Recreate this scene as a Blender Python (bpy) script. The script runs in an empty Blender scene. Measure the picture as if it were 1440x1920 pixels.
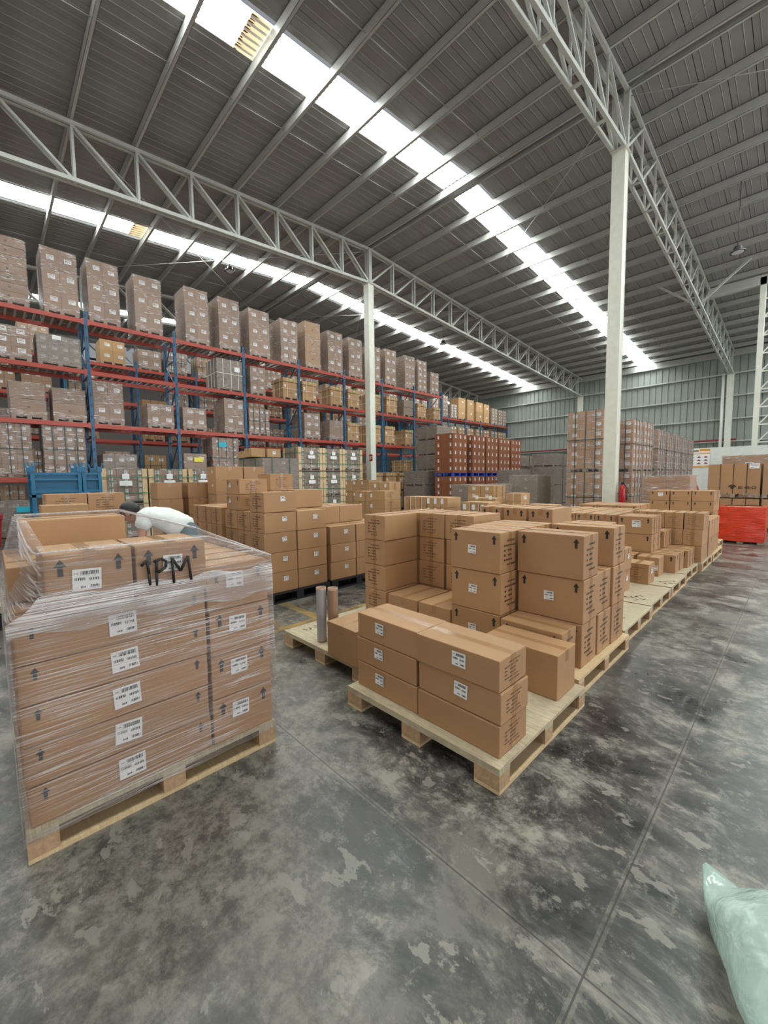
import bpy, bmesh, math, random
from mathutils import Vector, Matrix
random.seed(7)
SC = bpy.context.scene
COL = SC.collection
PI = math.pi

# ---------------------------------------------------------------- camera, world, lights, exposure
cam = bpy.data.objects.new('camera', bpy.data.cameras.new('camera')); COL.objects.link(cam)
_yaw, _pit, _rol = 0.79963, 0.079446, -0.013026
cy, sy, cp, sp = math.cos(_yaw), math.sin(_yaw), math.cos(_pit), math.sin(_pit)
_f = Vector((-sy * cp, cy * cp, -sp)); _r = Vector((cy, sy, 0)); _u = _r.cross(_f)
_r2 = math.cos(_rol) * _r + math.sin(_rol) * _u; _u2 = -math.sin(_rol) * _r + math.cos(_rol) * _u
cam.matrix_world = Matrix.Translation((0, 0, 1.5)) @ Matrix((_r2, _u2, -_f)).transposed().to_4x4()
cam.data.sensor_fit = 'HORIZONTAL'; cam.data.sensor_width = 36; cam.data.lens = 761.94 / 1440 * 36
cam.data.clip_start = 0.02; cam.data.clip_end = 300
SC.camera = cam

W = bpy.data.worlds.new('world'); SC.world = W; W.use_nodes = True
W.node_tree.nodes['Background'].inputs[0].default_value = (0.93, 0.96, 1.0, 1)
W.node_tree.nodes['Background'].inputs[1].default_value = 0.30
SC.view_settings.view_transform = 'Standard'; SC.view_settings.look = 'None'
SC.view_settings.gamma = 1; SC.view_settings.use_curve_mapping = False
SC.view_settings.exposure = 0.03
SKY_E = 27.0          # glow put into the skylight sheets, standing in for daylight above them


def area(name, loc, rot, sx, sy_, e, c):
    l = bpy.data.lights.new(name, 'AREA'); l.shape = 'RECTANGLE'; l.size = sx; l.size_y = sy_; l.energy = e; l.color = c
    o = bpy.data.objects.new(name, l); o.location = loc; o.rotation_euler = rot; COL.objects.link(o); return o


# daylight through the open dock doors along the right-hand side of the hall; added fill light at the front
area('dock_daylight', (11.5, 12, 3.2), (0, math.radians(90), 0), 5.5, 26, 1800, (0.93, 0.96, 1.0))
area('front_fill', (-6, -9.5, 4.0), (math.radians(-97), 0, PI), 22, 7, 430, (1.0, 0.95, 0.88))


# ---------------------------------------------------------------- materials
def nt(name):
    m = bpy.data.materials.new(name); m.use_nodes = True; return m, m.node_tree, m.node_tree.nodes['Principled BSDF']


def N(t, typ, **k):
    n = t.nodes.new(typ)
    for a, b in k.items(): setattr(n, a, b)
    return n


def ramp(t, src, pts):
    r = N(t, 'ShaderNodeValToRGB'); e = r.color_ramp.elements
    while len(e) < len(pts): e.new(0.5)
    for i, (p, c) in enumerate(pts): e[i].position = p; e[i].color = (*c, 1) if len(c) == 3 else c
    t.links.new(src, r.inputs[0]); return r.outputs[0]


def noise(t, vec, sc, det=4, rough=0.55, dist=0.0):
    n = N(t, 'ShaderNodeTexNoise'); n.inputs['Scale'].default_value = sc; n.inputs['Detail'].default_value = det
    n.inputs['Roughness'].default_value = rough; n.inputs['Distortion'].default_value = dist
    if vec is not None: t.links.new(vec, n.inputs['Vector'])
    return n.outputs[0]


def coord(t, scale=(1, 1, 1), kind='Object', rot=(0, 0, 0)):
    c = N(t, 'ShaderNodeTexCoord'); m = N(t, 'ShaderNodeMapping'); m.inputs['Scale'].default_value = scale; m.inputs['Rotation'].default_value = rot
    t.links.new(c.outputs[kind], m.inputs[0]); return m.outputs[0]


def mixc(t, fac, a, b, mode='MIX'):
    n = N(t, 'ShaderNodeMix', data_type='RGBA', blend_type=mode)
    for s, v in ((n.inputs[0], fac), (n.inputs[6], a), (n.inputs[7], b)):
        if isinstance(v, (int, float)): s.default_value = v
        elif isinstance(v, tuple): s.default_value = (*v, 1)
        else: t.links.new(v, s)
    return n.outputs[2]


def math_(t, op, a, b=0.0, clamp=False):
    n = N(t, 'ShaderNodeMath', operation=op, use_clamp=clamp)
    for s, v in ((n.inputs[0], a), (n.inputs[1], b)):
        if isinstance(v, (int, float)): s.default_value = v
        else: t.links.new(v, s)
    return n.outputs[0]


def bump(t, b, h, strength=0.3, dist=0.01):
    n = N(t, 'ShaderNodeBump'); n.inputs['Strength'].default_value = strength; n.inputs['Distance'].default_value = dist
    t.links.new(h, n.inputs['Height']); t.links.new(n.outputs[0], b.inputs['Normal'])


def flat(name, c, rough=0.6, metal=0.0, var=0.06, nscale=6.0, randv=0.0, bumpy=0.0):
    m, t, b = nt(name); v = coord(t)
    n = noise(t, v, nscale)
    col = ramp(t, n, [(0.25, tuple(x * (1 - var) for x in c)), (0.75, tuple(min(1, x * (1 + var)) for x in c))])
    if randv:
        oi = N(t, 'ShaderNodeObjectInfo')
        f = math_(t, 'MULTIPLY_ADD', oi.outputs['Random'], randv); f.node.inputs[2].default_value = 1 - randv / 2
        hsv = N(t, 'ShaderNodeHueSaturation'); t.links.new(col, hsv.inputs['Color']); t.links.new(f, hsv.inputs['Value']); col = hsv.outputs[0]
    t.links.new(col, b.inputs['Base Color']); b.inputs['Roughness'].default_value = rough; b.inputs['Metallic'].default_value = metal
    if bumpy: bump(t, b, noise(t, v, nscale * 6), bumpy)
    return m


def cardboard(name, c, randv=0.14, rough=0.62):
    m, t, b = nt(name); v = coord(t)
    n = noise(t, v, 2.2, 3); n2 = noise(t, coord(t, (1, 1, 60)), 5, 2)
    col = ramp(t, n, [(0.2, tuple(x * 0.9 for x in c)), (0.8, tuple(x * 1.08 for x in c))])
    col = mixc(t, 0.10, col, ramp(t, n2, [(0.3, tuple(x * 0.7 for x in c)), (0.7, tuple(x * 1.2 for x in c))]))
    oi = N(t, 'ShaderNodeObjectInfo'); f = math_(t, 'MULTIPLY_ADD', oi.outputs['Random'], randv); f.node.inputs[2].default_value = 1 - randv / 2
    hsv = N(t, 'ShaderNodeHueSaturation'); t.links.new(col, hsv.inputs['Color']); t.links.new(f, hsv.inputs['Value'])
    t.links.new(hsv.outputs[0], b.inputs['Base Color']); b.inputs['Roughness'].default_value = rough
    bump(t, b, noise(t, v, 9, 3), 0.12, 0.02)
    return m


M = {}
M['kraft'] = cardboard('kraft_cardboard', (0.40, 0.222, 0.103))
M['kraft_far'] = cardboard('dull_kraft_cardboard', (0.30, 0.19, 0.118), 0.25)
M['kraft_gold'] = cardboard('golden_kraft_cardboard', (0.42, 0.25, 0.115), 0.15)
M['kraft_red'] = cardboard('red_brown_cardboard', (0.235, 0.078, 0.03), 0.12)
M['kraft_grey'] = cardboard('grey_brown_cardboard', (0.24, 0.185, 0.135), 0.12)
M['tape'] = flat('packing_tape', (0.36, 0.195, 0.085), 0.22)
M['ink'] = flat('black_print', (0.018, 0.016, 0.015), 0.6)
M['ink_faded'] = flat('faded_print', (0.12, 0.07, 0.04), 0.6)
M['label'] = flat('white_paper_label', (0.78, 0.78, 0.76), 0.5)
M['green_label'] = flat('green_paper_label', (0.22, 0.75, 0.12), 0.5)
M['cyan_label'] = flat('cyan_paper_label', (0.02, 0.42, 0.55), 0.5)
M['yellow_label'] = flat('yellow_paper_label', (0.75, 0.65, 0.08), 0.5)
M['steel_paint'] = flat('grey_green_steel_paint', (0.47, 0.48, 0.43), 0.45)
M['column_paint'] = flat('pale_column_paint', (0.64, 0.64, 0.55), 0.45)
M['purlin'] = flat('galvanised_purlin', (0.46, 0.46, 0.43), 0.42, 0.2)
M['roof'] = flat('roof_sheet', (0.27, 0.265, 0.25), 0.5, 0.1, 0.12, 0.8)
M['wallsheet'] = flat('wall_sheet', (0.27, 0.295, 0.262), 0.45, 0.1, 0.1, 0.7)
M['dark_wall'] = flat('shade_darkened_wall_sheet', (0.07, 0.06, 0.055), 0.7)  # wall colour darkened to carry the gloom behind the racks
M['rack_red'] = flat('red_beam_paint', (0.40, 0.06, 0.038), 0.4)
M['rack_blue'] = flat('blue_upright_paint', (0.02, 0.10, 0.20), 0.4)
M['blue'] = flat('blue_stillage_paint', (0.008, 0.13, 0.25), 0.45)
M['blue_pallet'] = flat('blue_pallet_paint', (0.02, 0.06, 0.42), 0.5)
M['black_plastic'] = flat('black_plastic', (0.012, 0.014, 0.018), 0.5)
M['green_strap'] = flat('green_strap', (0.02, 0.16, 0.07), 0.35)
M['dark_strap'] = flat('dark_strap', (0.03, 0.06, 0.05), 0.35)
M['white_strap'] = flat('white_strap', (0.75, 0.72, 0.66), 0.4)
M['rod'] = flat('steel_rod', (0.5, 0.5, 0.48), 0.35, 0.4)
M['red'] = flat('red_plastic', (0.42, 0.01, 0.015), 0.35)
M['pipe_red'] = flat('dark_red_pipe', (0.28, 0.02, 0.03), 0.4)
M['white_panel'] = flat('white_partition', (0.66, 0.66, 0.60), 0.6)
M['orange'] = flat('orange_print', (0.75, 0.36, 0.06), 0.5)
M['skin'] = flat('skin', (0.40, 0.17, 0.10), 0.5)
M['shirt'] = flat('white_shirt', (0.72, 0.76, 0.73), 0.8, 0, 0.05, 8, 0, 0.3)
M['jeans'] = flat('grey_blue_denim', (0.10, 0.14, 0.16), 0.85, 0, 0.15, 30)
M['hair'] = flat('black_hair', (0.008, 0.008, 0.009), 0.35, 0, 0.3, 60, 0, 0.5)
M['shoe'] = flat('dark_shoe', (0.03, 0.03, 0.03), 0.6)
M['tube'] = flat('cardboard_tube', (0.36, 0.22, 0.14), 0.5)
M['film_roll'] = flat('clear_film_roll', (0.42, 0.40, 0.39), 0.15, 0.0)
M['lamp_metal'] = flat('lamp_metal', (0.08, 0.08, 0.08), 0.4, 0.5)
M['lamp_lens'] = flat('lamp_lens', (0.6, 0.6, 0.6), 0.2)
M['rust'] = None


def wood(name, c1, c2, sc=(1, 14, 1)):
    m, t, b = nt(name); v = coord(t, sc)
    n = noise(t, v, 6, 5, 0.65, 1.0); n2 = noise(t, coord(t), 22, 4)
    col = ramp(t, n, [(0.3, c2), (0.65, c1)])
    col = mixc(t, ramp(t, n2, [(0.45, (0, 0, 0)), (0.62, (0.35, 0.35, 0.35))]), col, c2)
    t.links.new(col, b.inputs['Base Color']); b.inputs['Roughness'].default_value = 0.7
    bump(t, b, n, 0.2)
    return m


M['ply'] = wood('pallet_plywood', (0.55, 0.47, 0.32), (0.34, 0.28, 0.18))
M['pine'] = wood('pale_pine', (0.66, 0.50, 0.29), (0.52, 0.37, 0.20))
M['block'] = wood('chipboard_block', (0.50, 0.33, 0.18), (0.36, 0.22, 0.12), (5, 5, 5))
M['oldwood'] = wood('worn_pallet_wood', (0.40, 0.31, 0.23), (0.25, 0.18, 0.13))


def film(name, tint, base, streak, rough=0.12, sc=(3, 3, 70), rot=(0.05, 0.08, 0), lo=.5, hi=.72):
    m = bpy.data.materials.new(name); m.use_nodes = True; t = m.node_tree
    for n in list(t.nodes): t.nodes.remove(n)
    out = N(t, 'ShaderNodeOutputMaterial'); tr = N(t, 'ShaderNodeBsdfTransparent'); pb = N(t, 'ShaderNodeBsdfPrincipled')
    tr.inputs[0].default_value = (0.97, 0.96, 0.96, 1)
    pb.inputs['Base Color'].default_value = (*tint, 1); pb.inputs['Roughness'].default_value = rough
    pb.inputs['Specular IOR Level'].default_value = 0.9
    v = coord(t, sc, rot=rot); n = noise(t, v, 2.0, 3, 0.6, 0.3)
    big = noise(t, coord(t, (1, 1, 2)), 2.4, 2)
    s = ramp(t, n, [(lo, (0, 0, 0)), (hi, (1, 1, 1))])
    g = ramp(t, big, [(0.38, (0.15, 0.15, 0.15)), (0.65, (1, 1, 1))])
    f = math_(t, 'MULTIPLY', math_(t, 'MULTIPLY', s, g), streak)
    f = math_(t, 'ADD', f, base, True)
    fr = N(t, 'ShaderNodeLayerWeight'); fr.inputs[0].default_value = 0.35
    f = math_(t, 'ADD', f, math_(t, 'MULTIPLY', fr.outputs['Fresnel'], 0.35), True)
    mx = N(t, 'ShaderNodeMixShader'); t.links.new(f, mx.inputs[0]); t.links.new(tr.outputs[0], mx.inputs[1]); t.links.new(pb.outputs[0], mx.inputs[2])
    b = N(t, 'ShaderNodeBump'); b.inputs['Strength'].default_value = 0.6; b.inputs['Distance'].default_value = 0.02
    t.links.new(n, b.inputs['Height']); t.links.new(b.outputs[0], pb.inputs['Normal'])
    t.links.new(mx.outputs[0], out.inputs[0])
    return m


M['film'] = film('stretch_film', (0.88, 0.84, 0.82), 0.05, 0.62, 0.10, (1.6, 1.6, 95), (0.03, 0.05, 0), lo=.48, hi=.64)
M['film_far'] = film('rack_stretch_film', (0.88, 0.82, 0.80), 0.07, 0.7, 0.2, (3, 3, 22), (0.1, 0.15, 0), lo=.5, hi=.66)
M['film_grey'] = film('grey_stretch_film', (0.42, 0.36, 0.31), 0.40, 0.4, 0.3, (3, 3, 22))
M['film_orange'] = film('orange_stretch_film', (0.72, 0.045, 0.012), 0.90, 0.10, 0.14, (2, 2, 14))
M['film_band'] = film('bunched_stretch_film', (0.90, 0.87, 0.85), 0.16, 0.9, 0.10, (1.2, 1.2, 110), (0.05, 0.08, 0), lo=.44, hi=.60)
M['film_tower'] = film('tower_stretch_film', (0.92, 0.90, 0.90), 0.05, 0.6, 0.10, (2.0, 2.0, 34), (0.04, 0.08, 0), lo=.5, hi=.64)
M['bag'] = film('green_bag_film', (0.62, 0.80, 0.71), 0.55, 0.45, 0.12, (6, 6, 6))


def floor_material():
    m, t, b = nt('polished_concrete'); v = coord(t)
    sx = N(t, 'ShaderNodeSeparateXYZ'); t.links.new(v, sx.inputs[0])
    big = noise(t, v, 0.42, 5, 0.55, 0.5); mid = noise(t, coord(t, (1, 1.35, 1), rot=(0, 0, .5)), 1.5, 12, 0.74, 0.35)
    fine = noise(t, v, 11, 10, 0.8, 0.1); patch = noise(t, coord(t, (1.5, .8, 1)), 0.9, 14, 0.68, 0.1)
    col = ramp(t, mid, [(0.41, (0.020, 0.0205, 0.021)), (0.475, (0.068, 0.066, 0.062)), (0.515, (0.155, 0.148, 0.132)), (0.58, (0.37, 0.355, 0.30))])
    col = mixc(t, ramp(t, patch, [(0.495, (0, 0, 0)), (0.53, (0.62, 0.62, 0.62))]), col, mixc(t, fine, (0.022, 0.022, 0.023), (0.10, 0.097, 0.09)))
    col = mixc(t, ramp(t, big, [(0.52, (0, 0, 0)), (0.60, (0.7, 0.7, 0.7))]), col, mixc(t, ramp(t, fine, [(.42, (0, 0, 0)), (.58, (1, 1, 1))]), (0.10, 0.097, 0.088), (0.36, 0.345, 0.29)))
    col = mixc(t, ramp(t, fine, [(0.54, (0, 0, 0)), (0.62, (0.8, 0.8, 0.8))]), col, (0.27, 0.26, 0.225))
    chip = noise(t, coord(t, (1, 1.7, 1), rot=(0, 0, .3)), 5.5, 6, 0.6, 0.2); col = mixc(t, ramp(t, chip, [(0.605, (0, 0, 0)), (0.625, (0.7, 0.7, 0.7))]), col, (0.34, 0.325, 0.28))
    brown = noise(t, v, 0.8, 3, 0.5, .5); col = mixc(t, ramp(t, brown, [(0.5, (0, 0, 0)), (0.68, (0.4, 0.4, 0.4))]), col, (0.06, 0.046, 0.036))
    # saw-cut joints: lines of dusty filler with a dark cut in the middle
    def joint(axis, pos, w):
        return math_(t, 'LESS_THAN', math_(t, 'ABSOLUTE', math_(t, 'SUBTRACT', axis, pos)), w)
    def both(w):
        s = None
        for ax, ps in ((sx.outputs[0], (-0.39,)), (sx.outputs[1], (-1.62, 1.19, 3.97, 6.8, 9.6, 12.4)), (sx.outputs[0], (-9.2, -14.0))):
            for p in ps:
                j = joint(ax, p, w); s = j if s is None else math_(t, 'MAXIMUM', s, j)
        return s
    dust = math_(t, 'MULTIPLY', both(0.014), ramp(t, fine, [(0.40, (0, 0, 0)), (0.55, (0.5, 0.5, 0.5))]))
    col = mixc(t, dust, col, (0.26, 0.245, 0.20))
    col = mixc(t, math_(t, 'MULTIPLY', both(0.003), 0.8), col, (0.035, 0.033, 0.03))
    # worn yellow lane paint
    def box(x0, x1, y0, y1):
        a = math_(t, 'MULTIPLY', math_(t, 'GREATER_THAN', sx.outputs[0], x0), math_(t, 'LESS_THAN', sx.outputs[0], x1))
        c = math_(t, 'MULTIPLY', math_(t, 'GREATER_THAN', sx.outputs[1], y0), math_(t, 'LESS_THAN', sx.outputs[1], y1))
        return math_(t, 'MULTIPLY', a, c)
    y = math_(t, 'MAXIMUM', box(-3.66, -3.58, -6, 9), math_(t, 'MAXIMUM', box(-4.4, -3.6, 2.46, 2.56), box(-4.4, -3.6, 2.02, 2.12)))
    y = math_(t, 'MULTIPLY', y, ramp(t, mid, [(0.40, (0.02, 0.02, 0.02)), (0.58, (0.9, 0.9, 0.9))]))
    col = mixc(t, y, col, (0.45, 0.28, 0.06))
    col = mixc(t, 1.0, col, (0.80, 0.785, 0.755), 'MULTIPLY')
    t.links.new(col, b.inputs['Base Color'])
    t.links.new(ramp(t, mid, [(0.3, (0.22, 0.22, 0.22)), (0.7, (0.48, 0.48, 0.48))]), b.inputs['Roughness'])
    b.inputs['Specular IOR Level'].default_value = 0.55
    bump(t, b, fine, 0.12, 0.01)
    return m


M['floor'] = floor_material()


def sky_sheet(name, c, e):
    m, t, b = nt(name); v = coord(t)
    w = N(t, 'ShaderNodeTexWave', bands_direction='X'); w.inputs['Scale'].default_value = 2.1; w.inputs['Distortion'].default_value = 0.3
    t.links.new(v, w.inputs[0]); n = noise(t, v, 3, 3)
    f = math_(t, 'MULTIPLY_ADD', w.outputs[1], 0.55); f.node.inputs[2].default_value = 0.5
    f = math_(t, 'MULTIPLY', f, math_(t, 'MULTIPLY_ADD', n, 0.5)); f.node.inputs[1].node if False else None
    b.inputs['Base Color'].default_value = (0.7, 0.72, 0.7, 1)
    b.inputs['Emission Color'].default_value = (*c, 1)
    s = math_(t, 'MULTIPLY', ramp(t, w.outputs[1], [(0.12, (.045, .045, .045)), (0.40, (1, 1, 1))]), 1.15 * e)
    t.links.new(s, b.inputs['Emission Strength'])
    return m


M['sky'] = sky_sheet('translucent_skylight_sheet', (0.93, 1.0, 0.98), SKY_E)
M['sky_old'] = sky_sheet('yellowed_skylight_sheet', (0.95, 0.70, 0.32), 0.75)
M['rust'] = flat('rust', (0.16, 0.06, 0.02), 0.8)


# ---------------------------------------------------------------- mesh builder
class MB:
    def __init__(s): s.v = []; s.f = []; s.m = []; s.mats = []; s.sm = []

    def mi(s, m):
        m = M[m] if isinstance(m, str) else m
        if m not in s.mats: s.mats.append(m)
        return s.mats.index(m)

    def face(s, pts, m, smooth=False):
        b = len(s.v); s.v += [tuple(p) for p in pts]; s.f.append(list(range(b, b + len(pts)))); s.m.append(s.mi(m)); s.sm.append(smooth)

    def box(s, x0, x1, y0, y1, z0, z1, m):
        s.hexa([(x0, y0, z0), (x1, y0, z0), (x1, y1, z0), (x0, y1, z0), (x0, y0, z1), (x1, y0, z1), (x1, y1, z1), (x0, y1, z1)], m)

    def hexa(s, p, m, smooth=False):
        b = len(s.v); s.v += [tuple(q) for q in p]; k = s.mi(m)
        for f in ((3, 2, 1, 0), (4, 5, 6, 7), (0, 1, 5, 4), (1, 2, 6, 5), (2, 3, 7, 6), (3, 0, 4, 7)):
            s.f.append([b + i for i in f]); s.m.append(k); s.sm.append(smooth)

    def bbox(s, x0, x1, y0, y1, z0, z1, m, r=0.006):
        """box with chamfered edges"""
        bm = bmesh.new(); bmesh.ops.create_cube(bm, size=1)
        for v in bm.verts: v.co = Vector(((x0 + x1) / 2 + v.co.x * (x1 - x0), (y0 + y1) / 2 + v.co.y * (y1 - y0), (z0 + z1) / 2 + v.co.z * (z1 - z0)))
        bmesh.ops.bevel(bm, geom=bm.edges[:], offset=r, segments=2, affect='EDGES', profile=0.6)
        bm.verts.index_update(); b = len(s.v); s.v += [tuple(v.co) for v in bm.verts]; k = s.mi(m)
        for f in bm.faces: s.f.append([b + v.index for v in f.verts]); s.m.append(k); s.sm.append(False)
        bm.free()

    def bar(s, a, b, w, h, m, up=(0, 0, 1)):
        a = Vector(a); b = Vector(b); d = (b - a).normalized(); u = Vector(up)
        if abs(d.dot(u)) > 0.98: u = Vector((1, 0, 0))
        r = d.cross(u).normalized(); u = r.cross(d)
        q = [(-1, -1), (1, -1), (1, 1), (-1, 1)]
        s.hexa([a + r * (i * w / 2) + u * (j * h / 2) for i, j in q] + [b + r * (i * w / 2) + u * (j * h / 2) for i, j in q], m)

    def ring(s, rings, m, cap=True, smooth=True, closed=True):
        n = len(rings[0]); b = len(s.v); k = s.mi(m)
        for r in rings: s.v += [tuple(p) for p in r]
        for i in range(len(rings) - 1):
            for j in range(n if closed else n - 1):
                j2 = (j + 1) % n
                s.f.append([b + i * n + j, b + i * n + j2, b + (i + 1) * n + j2, b + (i + 1) * n + j]); s.m.append(k); s.sm.append(smooth)
        if cap:
            s.f.append([b + j for j in range(n)][::-1]); s.m.append(k); s.sm.append(False)
            s.f.append([b + (len(rings) - 1) * n + j for j in range(n)]); s.m.append(k); s.sm.append(False)

    def tube(s, a, b, r, m, n=8, r2=None, cap=True):
        a = Vector(a); b = Vector(b); d = (b - a).normalized(); u = Vector((0, 0, 1)) if abs(d.z) < .95 else Vector((1, 0, 0))
        x = d.cross(u).normalized(); y = x.cross(d); r2 = r if r2 is None else r2
        s.ring([[a + (x * math.cos(t) + y * math.sin(t)) * r for t in [2 * PI * i / n for i in range(n)]],
                [b + (x * math.cos(t) + y * math.sin(t)) * r2 for t in [2 * PI * i / n for i in range(n)]]], m, cap)

    def mesh(s, name):
        me = bpy.data.meshes.new(name); me.from_pydata(s.v, [], s.f)
        for m in s.mats: me.materials.append(m)
        me.polygons.foreach_set('material_index', s.m); me.polygons.foreach_set('use_smooth', s.sm); me.update()
        return me

    def build(s, name, parent=None, loc=(0, 0, 0)):
        return put(name, s.mesh(name), parent, loc)


def put(name, me, parent=None, loc=(0, 0, 0), rz=0.0):
    o = bpy.data.objects.new(name, me); COL.objects.link(o); o.location = loc
    if rz: o.rotation_euler.z = rz
    if parent is not None: o.parent = parent
    return o


def tag(o, label=None, cat=None, group=None, kind=None):
    if label: o['label'] = label
    if cat: o['category'] = cat
    if group: o['group'] = group
    if kind: o['kind'] = kind
    return o


def empty(name, loc, rz=0.0):
    return put(name, None, None, loc, rz)


def struct(mb, name, label=None):
    return tag(mb.build(name), label, None, None, 'structure')


ORD = ['first', 'second', 'third', 'fourth', 'fifth', 'sixth', 'seventh', 'eighth', 'ninth', 'tenth', 'eleventh', 'twelfth', 'thirteenth',
       'fourteenth', 'fifteenth', 'sixteenth', 'seventeenth', 'eighteenth', 'nineteenth', 'twentieth']


def layer_word(i, n):
    if n == 1: return 'single'
    if i == 0: return 'bottom'
    if i == n - 1: return 'top'
    if n == 3: return 'middle'
    return ORD[i]


# ---------------------------------------------------------------- building shell
RIDGE_Y, BACK_Y, SLOPE = 12.0, 35.9, 0.067


def roofz(y, top): return top - SLOPE * abs(y - RIDGE_Y)


X0, X1, Y0, YB = -34.0, 9.0, -3.5, BACK_Y
mb = MB(); mb.face([(-36, -11, 0), (14, -11, 0), (14, 37, 0), (-36, 37, 0)], 'floor'); struct(mb, 'floor', 'stained polished concrete floor with saw-cut joints')

# roof: standing-seam sheets running along the hall, with grooves at the seams; skylight strips are left open in it
SKYX = [(-27.4, -26.5), (-18.25, -17.32), (-9.05, -8.12), (0.12, 1.02)]
mb = MB(); x = X0
xs = []
while x < X1: xs.append(round(x, 3)); x += 0.52
for i in range(len(xs) - 1):
    a, b = xs[i], xs[i + 1] - 0.018
    if any(s0 < (a + b) / 2 < s1 for s0, s1 in SKYX): continue
    for s0, s1 in SKYX:
        if a < s0 < b: b = s0
        if a < s1 < b: a = s1
    for ya, yb in ((Y0, RIDGE_Y), (RIDGE_Y, YB)):
        za, zb = roofz(ya, 11.38), roofz(yb, 11.38)
        mb.face([(a, ya, za), (b, ya, za), (b, yb, zb), (a, yb, zb)], 'roof')
        g = b; h = 0.06
        mb.face([(g, ya, za), (g + 0.018, ya, za + h), (g + 0.018, yb, zb + h), (g, yb, zb)], 'roof')
        mb.face([(g + 0.018, ya, za + h), (g + 0.0181, ya, za), (g + 0.0181, yb, zb), (g + 0.018, yb, zb + h)], 'roof')
    mid = (a + b) / 2                                            # small stiffening rib in each sheet
    for q in (-0.12, 0.12):
        for ya, yb in ((Y0, RIDGE_Y), (RIDGE_Y, YB)):
            za, zb = roofz(ya, 11.38), roofz(yb, 11.38)
            mb.face([(mid + q - .012, ya, za), (mid + q, ya, za - .012), (mid + q, yb, zb - .012), (mid + q - .012, yb, zb)], 'roof')
            mb.face([(mid + q, ya, za - .012), (mid + q + .012, ya, za), (mid + q + .012, yb, zb), (mid + q, yb, zb - .012)], 'roof')
struct(mb, 'ceiling', 'grey ribbed metal roof sheeting seen from below')

PUR = [RIDGE_Y + i * 1.42 for i in range(-11, 17)]
for k, (s0, s1) in enumerate(SKYX):
    mb = MB(); n = 13
    for ya, yb in ((Y0, RIDGE_Y - 0.16), (RIDGE_Y + 0.16, YB)):
        for i in range(n - 1):
            xa, xb = s0 + (s1 - s0) * i / (n - 1), s0 + (s1 - s0) * (i + 1) / (n - 1)
            da, db = 0.02 * (i % 2), 0.02 * ((i + 1) % 2)
            mb.face([(xa, ya, roofz(ya, 11.40) + da), (xb, ya, roofz(ya, 11.40) + db), (xb, yb, roofz(yb, 11.40) + db), (xa, yb, roofz(yb, 11.40) + da)], 'sky')
    struct(mb, f'window_{k + 1}', 'corrugated translucent skylight strip in the roof')
    if k in (1, 2):                                            # yellowed, rusty end of a sheet near the purlin
        mb = MB(); yy = (4.42, 4.92)
        for i in range(n - 1):
            xa, xb = s0 + (s1 - s0) * i / (n - 1), s0 + (s1 - s0) * (i + 1) / (n - 1)
            da, db = 0.02 * (i % 2), 0.02 * ((i + 1) % 2)
            mb.face([(xa, yy[0], roofz(yy[0], 11.38) + da), (xb, yy[0], roofz(yy[0], 11.38) + db), (xb, yy[1], roofz(yy[1], 11.38) + db), (xa, yy[1], roofz(yy[1], 11.38) + da)], 'sky_old')
            w = (xb - xa) * random.uniform(.3, .7); y1 = yy[0] + random.uniform(.06, .2)
            mb.face([(xa, yy[0] + .01, roofz(yy[0], 11.372) + da), (xa + w, yy[0] + .01, roofz(yy[0], 11.372) + da), (xa + w * .7, y1, roofz(y1, 11.372) + da), (xa, y1 * .5 + yy[0] * .5 + .02, roofz(y1, 11.372) + da)], 'rust')
        struct(mb, f'trim_{k + 1}', 'yellowed rusty end of the skylight strip')

for i, y in enumerate(PUR):                                      # purlins: cold-formed C sections
    ys = (y - 0.13, y + 0.13) if abs(y - RIDGE_Y) < 0.1 else (y,)
    mb = MB(); 
    for yq in ys:
        z = roofz(yq, 11.12)
        mb.box(X0, X1, yq - .035, yq - .029, z, z + .24, 'purlin'); mb.box(X0, X1, yq - .035, yq + .04, z, z + .006, 'purlin')
        mb.box(X0, X1, yq - .035, yq + .04, z + .234, z + .24, 'purlin'); mb.box(X0, X1, yq + .034, yq + .04, z, z + .03, 'purlin')
    struct(mb, f'trim_{10 + i}', 'light steel roof purlin')
mb = MB()                                                        # sag rods between purlins
for xr in (-29.5, -26.2, -20.15, -16.9, -10.1, -6.84, -0.9):
    for i in range(len(PUR) - 1):
        a, b = PUR[i] + .04, PUR[i + 1] - .035
        mb.tube((xr, a, roofz(a, 11.22)), (xr, b, roofz(b, 11.22)), .012, 'rod', 5)
struct(mb, 'trim_5', 'thin steel sag rods between the purlins')
mb = MB()                                                        # ridge cross bracing rods
for xa, xb, ya, yb in ((-13.0, -22.5, 2.06, 12.0), (-22.5, -13.0, 2.06, 12.0), (-13.0, -22.5, 12, 19.1), (-22.5, -13.0, 12, 19.1),
                       (-3.6, -13.0, 12, 19.1), (-3.6, 5.8, 12, 6.3), (-3.6, 5.8, 12, 17.7)):
    mb.tube((xa, ya, roofz(ya, 10.95)), (xb, yb, roofz(yb, 10.95)), .012, 'rod', 5)
struct(mb, 'trim_6', 'diagonal bracing rods under the roof')

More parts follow.
